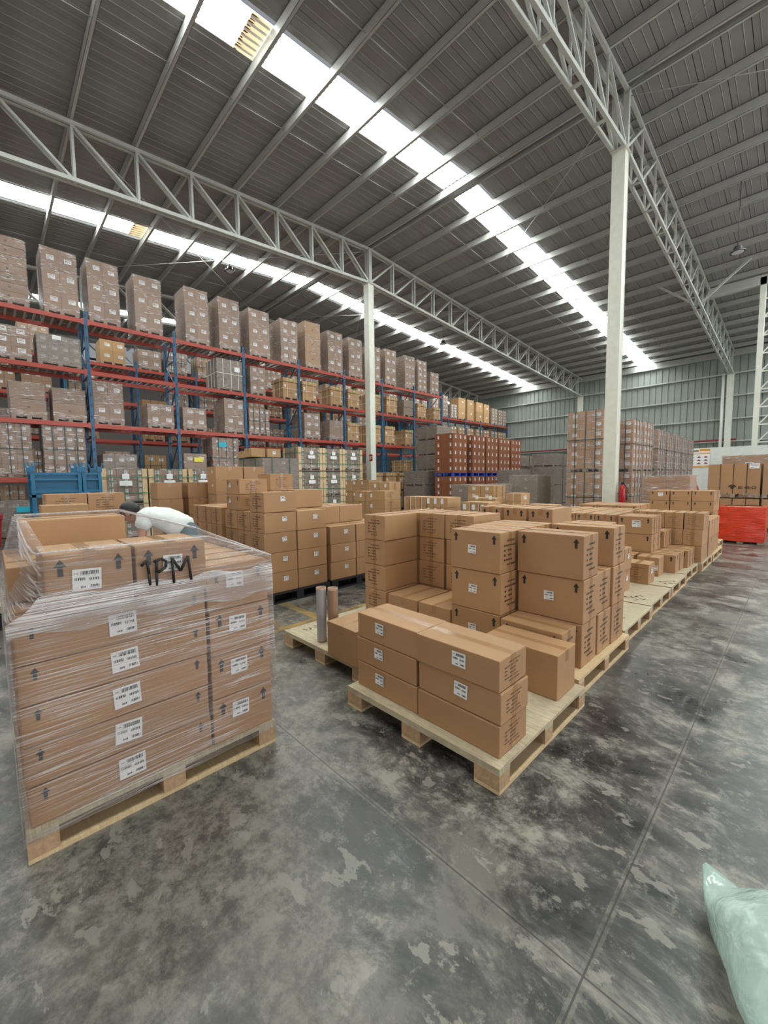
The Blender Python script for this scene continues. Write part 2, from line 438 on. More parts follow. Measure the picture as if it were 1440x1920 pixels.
# trusses along the hall
for k, xt in enumerate((-32.0, -22.55, -13.1, -3.62, 5.85)):
    mb = MB(); ys = [y for y in PUR if y > -3]
    if xt > -5: off = 0.13
    else: off = 0.07
    for s in (-off, off):
        for ya, yb in ((ys[0], RIDGE_Y), (RIDGE_Y, BACK_Y - .25)):
            mb.bar((xt + s, ya, roofz(ya, 11.06)), (xt + s, yb, roofz(yb, 11.06)), .075, .10, 'steel_paint')
            mb.bar((xt + s, ya, roofz(ya, 9.72)), (xt + s, yb, roofz(yb, 9.72)), .075, .10, 'steel_paint')
        for i, y in enumerate(ys):
            w = .13 if abs(y - RIDGE_Y) < .1 else .05
            mb.bar((xt + s, y, roofz(y, 9.72)), (xt + s, y, roofz(y, 11.06)), w * (.9 if off > .1 else 1.2), w, 'steel_paint')
            if i + 1 < len(ys):
                y2 = ys[i + 1]
                if y2 <= RIDGE_Y + .1: a, b = (y, roofz(y, 11.02)), (y2 - .08, roofz(y2, 9.76))
                else: a, b = (y + .08, roofz(y, 9.76)), (y2, roofz(y2, 11.02))
                mb.bar((xt + s, a[0], a[1]), (xt + s, b[0], b[1]), .06, .06, 'steel_paint', up=(1, 0, 0))
    for i, y in enumerate(ys):                                   # stay plates between the twin chords
        mb.box(xt - off, xt + off, y - .04, y + .04, roofz(y, 9.66), roofz(y, 9.69), 'steel_paint')
    struct(mb, f'trim_{50 + k}', 'pale steel lattice roof truss')

# columns
for k, (xc, yc, h, s) in enumerate(((-13.1, RIDGE_Y, 9.66, .30), (-3.6, RIDGE_Y, 9.66, .30), (-22.55, RIDGE_Y, 9.66, .30), (-13.1, 35.5, 8.1, .34), (-3.62, 35.5, 8.1, .34), (-22.55, 35.5, 8.1, .34))):
    mb = MB(); f = .014; d = s / 2
    mb.box(xc - d, xc + d, yc - d, yc - d + f, 0, h, 'column_paint'); mb.box(xc - d, xc + d, yc + d - f, yc + d, 0, h, 'column_paint')
    mb.box(xc - d + .012, xc + d - .012, yc - d + f, yc + d - f, 0, h, 'column_paint')
    mb.box(xc - d - .05, xc + d + .05, yc - d - .05, yc + d + .05, 0, .02, 'column_paint')
    mb.box(xc - d - .04, xc + d + .04, yc - d - .04, yc + d + .04, h - .02, h, 'column_paint')
    struct(mb, f'column_{k + 1}', 'pale grey-green steel column')

# back wall with girts
mb = MB(); x = X0
while x < X1:
    mb.face([(x, BACK_Y, 0), (x + .34, BACK_Y, 0), (x + .34, BACK_Y, 9.85), (x, BACK_Y, 9.85)], 'wallsheet')
    mb.face([(x + .34, BACK_Y, 0), (x + .365, BACK_Y + .05, 0), (x + .365, BACK_Y + .05, 9.85), (x + .34, BACK_Y, 9.85)], 'wallsheet')
    mb.face([(x + .365, BACK_Y + .05, 0), (x + .39, BACK_Y, 0), (x + .39, BACK_Y, 9.85), (x + .365, BACK_Y + .05, 9.85)], 'wallsheet')
    x += .39
struct(mb, 'wall_back', 'grey-green ribbed metal back wall')
for i, z in enumerate((8.15, 6.70, 5.2, 3.72)):
    mb = MB(); mb.box(X0, X1, BACK_Y - .2, BACK_Y - .01, z, z + .012, 'steel_paint'); mb.box(X0, X1, BACK_Y - .2, BACK_Y - .194, z, z + .09, 'steel_paint')
    struct(mb, f'trim_{60 + i}', 'horizontal wall girt')
mb = MB(); mb.box(X0, X1, BACK_Y - .3, BACK_Y - .02, 9.3, 9.72, 'purlin'); struct(mb, 'trim_64', 'eave beam over the back wall')
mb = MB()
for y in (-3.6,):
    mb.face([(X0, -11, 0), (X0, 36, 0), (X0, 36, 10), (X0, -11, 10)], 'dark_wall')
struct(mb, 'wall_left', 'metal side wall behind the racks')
mb = MB(); mb.tube((-18.5, BACK_Y - .35, 3.86), (-3.2, BACK_Y - .35, 3.86), .055, 'pipe_red', 8); mb.build('fire_pipe')
tag(bpy.data.objects['fire_pipe'], 'dark red water pipe running along the back wall', 'pipe')
mb = MB(); mb.tube((-3.98, BACK_Y - .45, 0), (-3.98, BACK_Y - .45, 8.2), .09, 'white_panel', 10); o = mb.build('downpipe')
tag(o, 'cream round downpipe beside the back wall column', 'pipe')

# lattice post and eave beam at the right, under the far roof
mb = MB(); zt = roofz(25, 11.1)
mb.box(-1.70, -1.50, 24.9, 25.1, 0, zt - .1, 'column_paint'); mb.box(-0.9, -0.72, 24.9, 25.1, 0, zt - .1, 'column_paint')
for i in range(13):
    z = .6 + i * .78
    if z < zt - .3: mb.box(-1.5, -.9, 24.97, 25.03, z, z + .06, 'column_paint')
    if z + .78 < zt - .3: mb.bar((-1.5, 25, z + .06), (-.9, 25, z + .78), .05, .05, 'column_paint', up=(0, 1, 0))
struct(mb, 'column_7', 'tall pale lattice steel post')
mb = MB(); mb.box(-3.6, 6, 24.9, 25.1, zt - .42, zt + .0, 'steel_paint'); struct(mb, 'beam_1', 'deep grey steel beam under the roof')
mb = MB()
for xe, in ((-1.9,), (-5.2,)): mb.bar((-3.6, 23, roofz(23, 9.72)), (xe, 23, roofz(23, 11.1)), .08, .08, 'steel_paint', up=(0, 1, 0))
struct(mb, 'beam_2', 'pair of diagonal steel braces under the truss')

# white partition with poster
mb = MB(); mb.box(-4.55, 6, 27.9, 28.0, 0, 2.98, 'white_panel'); struct(mb, 'partition_1', 'white partition wall in front of the back wall')
t = empty('safety_poster', (-4.0, 27.89, 2.4)); tag(t, 'orange and white poster with small pictures on the white partition', 'poster')
mb = MB(); mb.box(-.47, .47, -.012, 0, -.45, .53, 'label'); mb.build('sheet', t)
mb = MB(); mb.box(-.47, .47, -.016, -.011, -.45, -.36, 'orange'); mb.box(.02, .47, -.016, -.011, .40, .53, 'orange'); mb.box(-.42, -.02, -.016, -.011, .40, .48, 'ink_faded'); mb.box(-.47, .47, -.016, -.011, .26, .29, 'orange'); mb.box(-.47, .47, -.016, -.011, .33, .35, 'orange')
for i in range(3):
    for j in range(3): mb.box(-.38 + i * .3, -.22 + i * .3, -.016, -.011, -.28 + j * .17, -.24 + j * .17, 'ink_faded'); mb.box(-.34 + i * .3, -.26 + i * .3, -.016, -.011, -.24 + j * .17, -.2 + j * .17, 'red')
mb.build('print', t)

# sign on the left column
t = empty('fire_sign', (-12.93, 11.84, 2.3)); tag(t, 'small red and white square sign on the column by the racks', 'sign')
mb = MB(); mb.box(-.11, .09, -.006, 0, 0, .28, 'red'); mb.build('plate', t)
mb = MB(); mb.box(-.07, -.03, -.009, -.005, .06, .2, 'label'); mb.box(0, .05, -.009, -.005, .1, .14, 'label'); mb.box(0, .05, -.009, -.005, .17, .22, 'label'); mb.build('symbol', t)

# high-bay lamps
for nm, (lx, ly, lz, lab) in enumerate(((-1.8, 17.68, 8.6, 'round high-bay lamp hanging on a rod right of the right-hand truss'),
                                       (-16.9, 7.74, 10.15, 'round high-bay lamp hanging above the front end of the racks'),
                                       (-14.65, 19.1, 9.15, 'round high-bay lamp hanging by the skylight past the pale column'))):
    t = empty('high_bay_lamp', (lx, ly, lz)); tag(t, lab, 'lamp', 'high-bay lamps under the roof')
    zr = roofz(ly, 11.14) - lz
    m1 = MB(); m1.ring([[(r * math.cos(a), r * math.sin(a), z) for a in [2 * PI * i / 20 for i in range(20)]] for r, z in ((.05, .2), (.10, .18), (.12, .08), (.2, .03), (.21, 0))], 'lamp_metal'); m1.build('housing', t)
    m1 = MB(); m1.ring([[(r * math.cos(a), r * math.sin(a), z) for a in [2 * PI * i / 20 for i in range(20)]] for r, z in ((.16, -.001), (.15, -.012))], 'lamp_lens'); m1.build('lens', t)
    m1 = MB(); m1.tube((0, 0, .2), (0, 0, zr), .012, 'lamp_metal', 6); m1.build('hanging_rod', t)


# ---------------------------------------------------------------- pallets
_cache = {}


def pallet_parts(w, d, h, deck, block, low, plain=False):
    """w along x, d along y"""
    key = ('pal', round(w, 2), round(d, 2), round(h, 3), deck, plain)
    if key in _cache: return _cache[key]
    P = []
    m1 = MB(); t = .018
    if plain: m1.box(-w / 2, w / 2, -d / 2, d / 2, h - t, h, deck)
    else:
        n = 7; g = .02; bw = (w - g * (n - 1)) / n
        for i in range(n): m1.box(-w / 2 + i * (bw + g), -w / 2 + i * (bw + g) + bw, -d / 2, d / 2, h - t, h, deck)
    for y in (-d / 2, -.05, d / 2 - .1): m1.box(-w / 2, w / 2, y, y + .1, h - t * 2, h - t, deck)
    P.append(('deck', m1.mesh('deck'), (0, 0, 0)))
    bm_ = MB(); bm_.box(-.07, .07, -.05, .05, t, h - 2 * t, block); bme = bm_.mesh('block')
    for bx in (-w / 2 + .07, 0, w / 2 - .07):
        for by in (-d / 2 + .05, 0, d / 2 - .05): P.append(('block', bme, (bx, by, 0)))
    rm = MB(); rm.box(-.07, .07, -d / 2, d / 2, 0, t, low); rme = rm.mesh('bottom_board')
    for bx in (-w / 2 + .07, 0, w / 2 - .07): P.append(('bottom_board', rme, (bx, 0, 0)))
    _cache[key] = P; return P


def pallet(x0, x1, y0, y1, label, style='ply', h=.13, group=None, z=0.0):
    deck, block, low, plain = {'ply': ('ply', 'block', 'pine', True), 'board': ('pine', 'block', 'pine', False), 'black': ('black_plastic',) * 3 + (True,),
                               'blue': ('blue_pallet',) * 3 + (False,), 'old': ('oldwood',) * 3 + (False,)}[style]
    t = empty('pallet', ((x0 + x1) / 2, (y0 + y1) / 2, z)); tag(t, label, 'pallet', group)
    for n, me, loc in pallet_parts(x1 - x0, y1 - y0, h, deck, block, low, plain): put(n, me, t, loc)
    return t


def pallet_mesh(w, d, mat, h=.12):
    key = ('pm', round(w, 2), round(d, 2), mat, h)
    if key in _cache: return _cache[key]
    m1 = MB(); n = 5; g = .03; bw = (w - g * (n - 1)) / n
    for i in range(n): m1.box(-w / 2 + i * (bw + g), -w / 2 + i * (bw + g) + bw, -d / 2, d / 2, h - .02, h, mat)
    for bx in (-w / 2 + .05, 0, w / 2 - .05):
        m1.box(bx - .05, bx + .05, -d / 2, d / 2, 0, .018, mat)
        for by in (-d / 2 + .05, 0, d / 2 - .05): m1.box(bx - .05, bx + .05, by - .05, by + .05, .018, h - .02, mat)
    _cache[key] = m1.mesh('pallet'); return _cache[key]


# ---------------------------------------------------------------- cartons
def decal(m1, face, sx, sy, sz, u, v, w, h, mat, off=.0012, poly=None, rot=0.0):
    """flat mark on a face; u,v = centre (u to the viewer's right, v up from the base)."""
    pts = poly or [(-w / 2, -h / 2), (w / 2, -h / 2), (w / 2, h / 2), (-w / 2, h / 2)]
    c, s = math.cos(rot), math.sin(rot); q = []
    if face != 'T': off -= .0025                 # the box is drawn in a little from its nominal size
    for a, b in pts:
        a, b = a * c - b * s + u, a * s + b * c + v
        if face == '-Y': q.append((a, -sy / 2 - off, b))
        elif face == '+X': q.append((sx / 2 + off, a, b))
        elif face == '+Y': q.append((-a, sy / 2 + off, b))
        elif face == '-X': q.append((-sx / 2 - off, -a, b))
        elif face == 'T': q.append((a, b, sz - .0035 + off))
    m1.face(q, mat)


ARROW = [(-.009, -.035), (.009, -.035), (.009, .004), (.021, .004), (0, .035), (-.021, .004), (-.009, .004)]


def carton_mesh(sx, sy, sz, arrows=(), text=(), tape='X', mat='kraft', bev=.006, lab=(), faded=False, vtape=True):
    key = ('c', round(sx, 3), round(sy, 3), round(sz, 3), arrows, text, tape, mat, bev, lab, faded)
    if key in _cache: return _cache[key]
    m1 = MB(); g = .003
    rnd = random.Random(str(key))
    if bev: m1.bbox(-sx / 2 + g, sx / 2 - g, -sy / 2 + g, sy / 2 - g, 0, sz - .0035, mat, bev)
    else: m1.box(-sx / 2 + g, sx / 2 - g, -sy / 2 + g, sy / 2 - g, 0, sz - .004, mat)
    ink = 'ink_faded' if faded else 'ink'
    if tape == 'X':
        decal(m1, 'T', sx, sy, sz, 0, 0, sx - .02, .048, 'tape', .0006); decal(m1, 'T', sx, sy, sz, 0, 0, sx - .01, .003, 'ink_faded', .001)
        for f in ('+X', '-X'): decal(m1, f, sx, sy, sz, 0, sz - .04, .048, .072, 'tape', .0002)
    elif tape == 'Y':
        decal(m1, 'T', sx, sy, sz, 0, 0, .048, sy - .02, 'tape', .0006); decal(m1, 'T', sx, sy, sz, 0, 0, .003, sy - .01, 'ink_faded', .001)
        for f in ('-Y', '+Y'): decal(m1, f, sx, sy, sz, 0, sz - .04, .048, .072, 'tape', .0002)
    for f in arrows:
        w = sx if f in ('-Y', '+Y') else sy; k = min(1.0, sz / .24)
        for u in (-w / 2 + .055, w / 2 - .055): decal(m1, f, sx, sy, sz, u, sz - .06 * k, 0, 0, 'ink', .0014, [(a * k, b * k) for a, b in ARROW])
    for f in text:
        w = sx if f in ('-Y', '+Y') else sy; tw = min(w * .62, .22); n = 6; hh = sz * .58; v0 = sz * .78
        if vtape: decal(m1, f, sx, sy, sz, 0, sz * .5, .045, sz - .01, 'tape', .0004)
        for i in range(n):
            y = v0 - i * hh / (n - 1); u = -tw / 2 + (.25 * tw if i in (0, n - 1) else 0); end = tw / 2 - (.12 * tw if i == 0 else rnd.uniform(0, .35) * tw)
            if i in (2, 3): segs = [(u, u + tw * .14), (u + tw * .3, u + tw * .62)]
            else: segs = []
            if not segs:
                while u < end:
                    l = rnd.uniform(.012, .03); segs.append((u, min(u + l, end))); u += l + .006
            for a, b in segs:                                    # letter-like strokes
                q = a
                while q < b - .002:
                    lw = min(.0065, b - q); decal(m1, f, sx, sy, sz, q + lw / 2, y, lw * .72, sz * .045, ink, .0012); q += .0085
    for (f, u, v, w, h, m_) in lab:
        decal(m1, f, sx, sy, sz, u, v, w, h, m_, .003)
        if m_ == 'label' and w > .07:
            for dv, fw in ((.3, .8), (.05, .7), (-.28, .35)): decal(m1, f, sx, sy, sz, u - w * (.8 - fw) / 2, v + h * dv, w * fw, h * .09, 'ink_faded', .004)
    _cache[key] = m1.mesh('cardboard_carton'); return _cache[key]


def label_mesh(w, h):
    key = ('lab', round(w, 3), round(h, 3))
    if key in _cache: return _cache[key]
    m1 = MB(); rnd = random.Random(3)
    m1.face([(-w / 2, 0, -h / 2), (w / 2, 0, -h / 2), (w / 2, 0, h / 2), (-w / 2, 0, h / 2)], 'label')
    def bars(x0, x1, z0, z1):
        x = x0
        while x < x1:
            b = rnd.uniform(.0012, .004) * w / .1; m1.face([(x, -.0006, z0), (min(x + b, x1), -.0006, z0), (min(x + b, x1), -.0006, z1), (x, -.0006, z1)], 'ink'); x += b + rnd.uniform(.001, .003) * w / .1
    bars(-.42 * w, -.3 * w, .28 * h, .33 * h); bars(-.22 * w, .42 * w, .22 * h, .40 * h)
    bars(-.42 * w, -.05 * w, -.03 * h, .1 * h); bars(.08 * w, .42 * w, -.05 * h, .07 * h)
    bars(-.22 * w, -.02 * w, -.38 * h, -.3 * h); bars(.12 * w, .42 * w, -.38 * h, -.26 * h)
    _cache[key] = m1.mesh('shipping_label'); return _cache[key]


_shuf = random.Random(5)
NCART = [0]; CARTS = []


def stack(desc, x0, x1, y0, y1, z0, h, n, group, arrows=(), text=(), tape='X', mat='kraft', bev=.006, lab=None, labl=None, jit=.006, adj='brown', faded=False, only=None, lw=.085, white=None):
    """n single cartons one on top of the other; lab = (face, u, v) of a paper label, on the layers in labl"""
    for i in range(n):
        if only is not None and i not in only: continue
        lb = ()
        sx, sy = x1 - x0, y1 - y0
        if white: lb = tuple(white)
        me = carton_mesh(sx, sy, h, tuple(arrows), tuple(text), tape, mat, bev, lb, faded)
        o = put('cardboard_carton', me, None, ((x0 + x1) / 2 + _shuf.uniform(-jit, jit), (y0 + y1) / 2 + _shuf.uniform(-jit, jit), z0 + i * h))
        o.rotation_euler.z = _shuf.uniform(-jit, jit) * 2
        word = layer_word(i, n)
        txt = f'{word} {adj} carton {desc}' if n > 1 else f'{adj} carton {desc}'
        tag(o, txt, 'box', group); NCART[0] += 1; CARTS.append(o)
        if lab and (labl is None or i in labl):
            f, u, v = lab; me = label_mesh(lw, lw * .9)
            if f == '-Y': loc, rz = (u, -sy / 2 - .002, v), 0
            elif f == '+X': loc, rz = (sx / 2 + .002, u, v), PI / 2
            l = put('shipping_label', me, o, loc, rz); l.rotation_euler.y = _shuf.uniform(-.06, .06)
            l['label'] = 'white shipping label with barcodes'


print('shell done')

# ---------------------------------------------------------------- pallet racks
LEV = [1.56, 3.17, 4.73, 6.19]                                     # beam undersides
BAYS = [-0.05 + 2.43 * i for i in range(9)]


def rack(x, ys, levels_of, label, upper):
    t = empty('pallet_rack', (x, ys[0], 0)); tag(t, label, 'rack', 'steel pallet racks')
    um = MB(); um.box(-.045, .045, -.045, .045, 0, 1, 'rack_blue')
    for i in range(20): um.box(.0445, .047, -.012, .012, .025 + i * .05, .04 + i * .05, 'black_plastic')
    ume = um.mesh('upright')
    for i, y in enumerate(ys):
        top = upper(i)
        for dx in (0, -1.0):
            o = put('upright', ume, t, (dx, y - ys[0], 0)); o.scale = (1, 1, top)
        m1 = MB(); z = .2; k = 0
        while z + .9 < top:
            m1.bar((0, 0, z), (-1.0, 0, z), .035, .035, 'rack_blue')
            m1.bar((0, 0, z) if k % 2 else (-1, 0, z), (-1.0, 0, z + .9) if k % 2 else (0, 0, z + .9), .035, .035, 'rack_blue'); z += .9; k += 1
        m1.build('brace', t, (0, y - ys[0], 0))
    bl = ys[1] - ys[0]
    bmesh_ = MB(); bmesh_.box(-.025, .025, .045, bl - .045, 0, .12, 'rack_red'); bmesh_.box(.024, .03, .045, .10, -.03, .15, 'rack_red'); bmesh_.box(.024, .03, bl - .10, bl - .045, -.03, .15, 'rack_red')
    bme = bmesh_.mesh('beam')
    dm = MB()
    for q in range(12): yy = .1 + q * (bl - .2) / 11; dm.box(-.97, -.03, yy - .025, yy + .025, .08, .115, 'rod')
    dme = dm.mesh('deck_slats')
    for i in range(len(ys) - 1):
        for z in levels_of(i):
            for dx in (.02, -1.02): put('beam', bme, t, (dx, ys[i] - ys[0], z))
            put('deck_slats', dme, t, (0, ys[i] - ys[0], z))
    return t


rack(-15.0, BAYS, lambda i: [LEV[0]] + LEV[1:] if i == 0 else ([LEV[1], LEV[2], LEV[3]] if i < 7 else [LEV[2], LEV[3]]), 'tall red and blue pallet rack nearest the floor stock, loaded on three levels', lambda i: 6.55)
B2 = [-0.05 + 2.43 * i for i in range(16)]
rack(-19.85, B2[:9], lambda i: LEV, 'red and blue pallet rack behind the first rack, across the narrow aisle', lambda i: 6.6)
rack(-19.85, [19.6 + 2.31 * i for i in range(8)], lambda i: LEV, 'farther red and blue rack running on to the back wall', lambda i: 6.5)


UNSEEN = {'wrapped load on the first level of the rack behind, seventh from its near end',
          'wrapped load on the floor level of the rack behind, seventh from its near end',
          'wrapped load on the floor level of the rack behind, tenth from its near end',
          'wrapped load on the top level of the rack behind, eighth from its near end',
          'wrapped load on the first level of the rack behind, tenth from its near end',
          'wrapped load on the first level of the rack behind, thirteenth from its near end',
          'wrapped load on the floor level of the rack behind, fourth from its near end',
          'wrapped load on the floor level of the rack behind, sixth from its near end',
          'wrapped load on the floor level of the rack behind, eighth from its near end',
          'wrapped load on the floor level of the rack behind, ninth from its near end',
          'wrapped load on the floor level of the rack behind, eleventh from its near end',
          'wrapped load on the floor level of the rack behind, twelfth from its near end',
          'wrapped load on the floor level of the rack behind, thirteenth from its near end',
          'wrapped load on the floor level of the rack behind, fourteenth from its near end',
          'wrapped load on the floor level of the rack behind, fifteenth from its near end',
          'grey-brown wrapped load by the back wall, nearer row, fourth along, bottom tier',
          'grey-brown wrapped load by the back wall, nearer row, fourth along, middle tier',
          'grey-brown wrapped load by the back wall, nearer row, fourth along, top tier',
          'brown wrapped load with white labels seen over the logo boxes, cut by the picture edge'}     # spots the photograph shows nothing of


def film_mesh(w, d, h, mat, seed, bulge=.012):
    key = ('film', round(w, 2), round(d, 2), round(h, 2), mat, seed)
    if key in _cache: return _cache[key]
    rnd = random.Random(str(key)); m1 = MB(); a, b = w / 2 + .012, d / 2 + .012; per = []
    for i in range(5): per.append((-a + 2 * a * i / 5, -b))
    for i in range(5): per.append((a, -b + 2 * b * i / 5))
    for i in range(5): per.append((a - 2 * a * i / 5, b))
    for i in range(5): per.append((-a, b - 2 * b * i / 5))
    R = []; nz = 7
    for k in range(nz):
        z = -.06 + (h + .07) * k / (nz - 1)
        R.append([(x * (1 + rnd.uniform(0, bulge * 1.6)), y * (1 + rnd.uniform(0, bulge * 1.6)), z + rnd.uniform(-.004, .004)) for x, y in per])
    R.append([(x * .8, y * .8, h + .016) for x, y in per])
    m1.ring(R, mat, cap=False, smooth=False)
    _cache[key] = m1.mesh('stretch_film'); return _cache[key]


def straps(t, w, d, h, mat, ys=(-.3, 0, .3), zs=(), z0=0.0, r=.012):
    m1 = MB(); a, b = w / 2 + .03, d / 2 + .03
    for q in ys:
        y = q * d; m1.box(a - .004, a + .004, y - r, y + r, z0, z0 + h + .02, mat); m1.box(-a, a, y - r, y + r, z0 + h + .015, z0 + h + .022, mat)
        x = q * w; m1.box(x - r, x + r, -b - .004, -b + .004, z0, z0 + h + .02, mat)
    for f in zs:
        z = z0 + h * f; m1.box(a - .004, a + .004, -b, b, z - r, z + r, mat); m1.box(-a, a, -b - .004, -b + .004, z - r, z + r, mat)
    m1.build('strap', t)


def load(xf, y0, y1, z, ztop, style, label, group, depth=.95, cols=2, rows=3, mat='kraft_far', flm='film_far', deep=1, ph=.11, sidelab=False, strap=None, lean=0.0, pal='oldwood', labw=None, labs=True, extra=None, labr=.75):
    """a pallet of goods whose aisle face is at x = xf"""
    w, d = depth, y1 - y0; rnd = random.Random(label)
    if label in UNSEEN: return None
    t = empty('wrapped_pallet_load' if flm else 'strapped_pallet_load', (xf - w / 2, (y0 + y1) / 2, z)); tag(t, label, 'pallet load', group)
    if pal: put('pallet', pallet_mesh(w, d, pal, ph), t)
    h = ztop - z - ph; ch, cw, cd = h / rows, d / cols, w / deep
    lw = labw or min(.17, cw * .42)
    if style == 'cartons':
        for r in range(rows):
            for c in range(cols):
                for k in range(deep):
                    lb = ()
                    if k == deep - 1 and labs: q = rnd.choice((-.05, 0, .04)) * cw; lb = (('+X', q + cw * .08, ch * (.55 + (rnd.choice((0, .08)) if labr < 1 else 0)), lw, lw * labr, 'label'),)
                    if c == 0 and sidelab and k % 2 == 0: lb = lb + (('-Y', cd * .1, ch * .55, lw, lw * labr, 'label'),)
                    me = carton_mesh(cd, cw, ch, (), (), None, mat, 0, lb)
                    o = put('carton', me, t, (-w / 2 + cd * (k + .5), -d / 2 + cw * (c + .5), ph + r * ch + .002))
    elif style == 'bigbox':
        me = carton_mesh(w - .06, d - .04, h * .80, (), (), None, 'kraft_gold', 0, (('+X', d * .34, h * .22, .09, .09, 'label'), ('+X', -d * .36, h * .6, .08, .1, 'label'), ('+X', -.04, h * .25, .02, .05, 'ink'), ('+X', .04, h * .25, .02, .05, 'ink'), ('-Y', .1, h * .3, .05, .06, 'ink_faded')))
        put('carton', me, t, (0, 0, ph))
        me = carton_mesh(w, d, h * .19, (), (), None, 'kraft_gold', 0, (('+X', .02, h * .12, .1, .05, 'green_label'),)); put('lid', me, t, (0, 0, ph + h * .81))
        straps(t, w - .05, d - .03, h, 'white_strap', (-.25, .25), (.45,), ph, .006)
    elif style == 'plain':
        for r in range(rows):
            me = carton_mesh(w, d, ch, (), (), None, mat, .01, (('+X', 0, ch * .5, .05, .05, 'ink_faded'),)); o = put('carton', me, t, (rnd.uniform(-.015, .015), rnd.uniform(-.015, .015), ph + r * ch))
    if strap: straps(t, w, d, h, strap, (-.28, .02, .3) if cols > 2 else (-.25, .25), (.5,), ph, .01)
    if extra:
        for (u, v, ew, eh, m_) in extra:
            m1 = MB(); m1.box(w / 2 + .035, w / 2 + .039, u - ew / 2, u + ew / 2, ph + v, ph + v + eh, m_); m1.build('paper_sign', t)
    if flm: put('stretch_film', film_mesh(w, d, h, flm, rnd.randint(0, 3)), t, (0, 0, ph))
    t.rotation_euler.z = lean
    return t


XR = -15.02
# top shelf of the near rack: tall wrapped stacks
TOP = [(-1.35, -.55, 8.05, 3, 2), (-.45, .25, 8.05, 3, 2), (.36, 1.14, 8.05, 7, 2), (1.46, 2.25, 8.09, 3, 2), (2.5, 3.28, 8.12, 3, 2), (3.71, 4.48, 8.07, 3, 2), (5.22, 5.99, 8.17, 3, 2), (6.38, 7.14, 8.17, 3, 2), (7.54, 8.37, 8.09, 3, 2), (8.89, 9.66, 8.05, 5, 2),
       (10.06, 10.82, 8.26, 3, 1), (11.25, 12.05, 8.14, 3, 2), (12.44, 13.23, 8.11, 3, 2), (13.72, 14.45, 8.03, 4, 2), (14.82, 15.58, 8.1, 4, 2), (16.29, 17.05, 8.06, 4, 3), (17.32, 18.06, 8.02, 5, 2), (18.42, 19.15, 7.55, 3, 2)]
for i, (a, b, zt, r, c) in enumerate(TOP):
    if b < .3: continue
    st = 'plain' if i in (2, 10) else 'cartons'
    extra = {2: 'with long unmarked cartons', 9: 'five cartons high with a label on each', 10: 'golden brown and unlabelled', 17: 'shorter than the others'}.get(i, 'with white labels')
    load(XR, a, b, 6.31, zt, st, f'wrapped carton stack {extra}, {ORD[i - 2]} along the rack top', 'wrapped stacks on top of the near rack',
         cols=c, rows=r, deep=2, mat='kraft_gold' if i == 10 else 'kraft_far', sidelab=False, flm='film_far')
# third shelf
L3 = [(.30, 1.10, 5.75, 'cartons', 3, 2), (1.24, 2.21, 5.70, 'grey', 3, 4), (6.23, 7.22, 5.98, 'strap', 3, 3), (7.52, 8.12, 5.92, 'cartons', 3, 2)] + \
     [(a, b, 5.74, 'bigbox', 1, 1) for a, b in ((8.93, 9.68), (9.87, 10.61), (11.34, 12.10), (12.35, 13.09), (13.82, 14.59), (14.89, 15.69))] + [(16.17, 17.02, 5.75, 'plain', 2, 1)] + [(17.30, 18.05, 5.69, 'bigbox', 1, 1), (18.69, 19.40, 5.61, 'bigbox', 1, 1)]
nb = 0
for i, (a, b, zt, s, r, c) in enumerate(L3):
    g = 'loads on the third shelf of the near rack'
    if s == 'bigbox': nb += 1; load(XR, a, b, 4.85, zt, 'bigbox', f'large lidded carton on a pallet, green paper on lid, {ORD[nb - 1]} along the third shelf', 'large lidded cartons on the rack', flm=None)
    elif s == 'grey': load(XR, a, b, 4.85, zt, 'cartons', 'grey wrapped load with a white paper sign, near end of the third shelf', g, cols=c, rows=r, mat='kraft_grey', flm='film_grey', extra=((-.05, .62, .2, .12, 'label'),), labw=.11)
    elif s == 'strap': load(XR, a, b, 4.85, zt, 'cartons', 'grey-brown wrapped load tied with white string, third shelf of the near rack', g, cols=c, rows=r, mat='kraft_grey', flm='film_grey', strap='white_strap', extra=((.25, .62, .2, .17, 'label'),), labs=False)
    elif s == 'plain': load(XR, a, b, 4.85, zt, 'plain', 'plain grey-brown two-layer load between lidded cartons on the third shelf', g, rows=r, mat='kraft_grey', flm=None)
    else: load(XR, a, b, 4.85, zt, 'cartons', f'labelled wrapped load, third shelf, {"at the near edge" if i == 0 else "just before the lidded cartons"}', g, cols=c, rows=r)
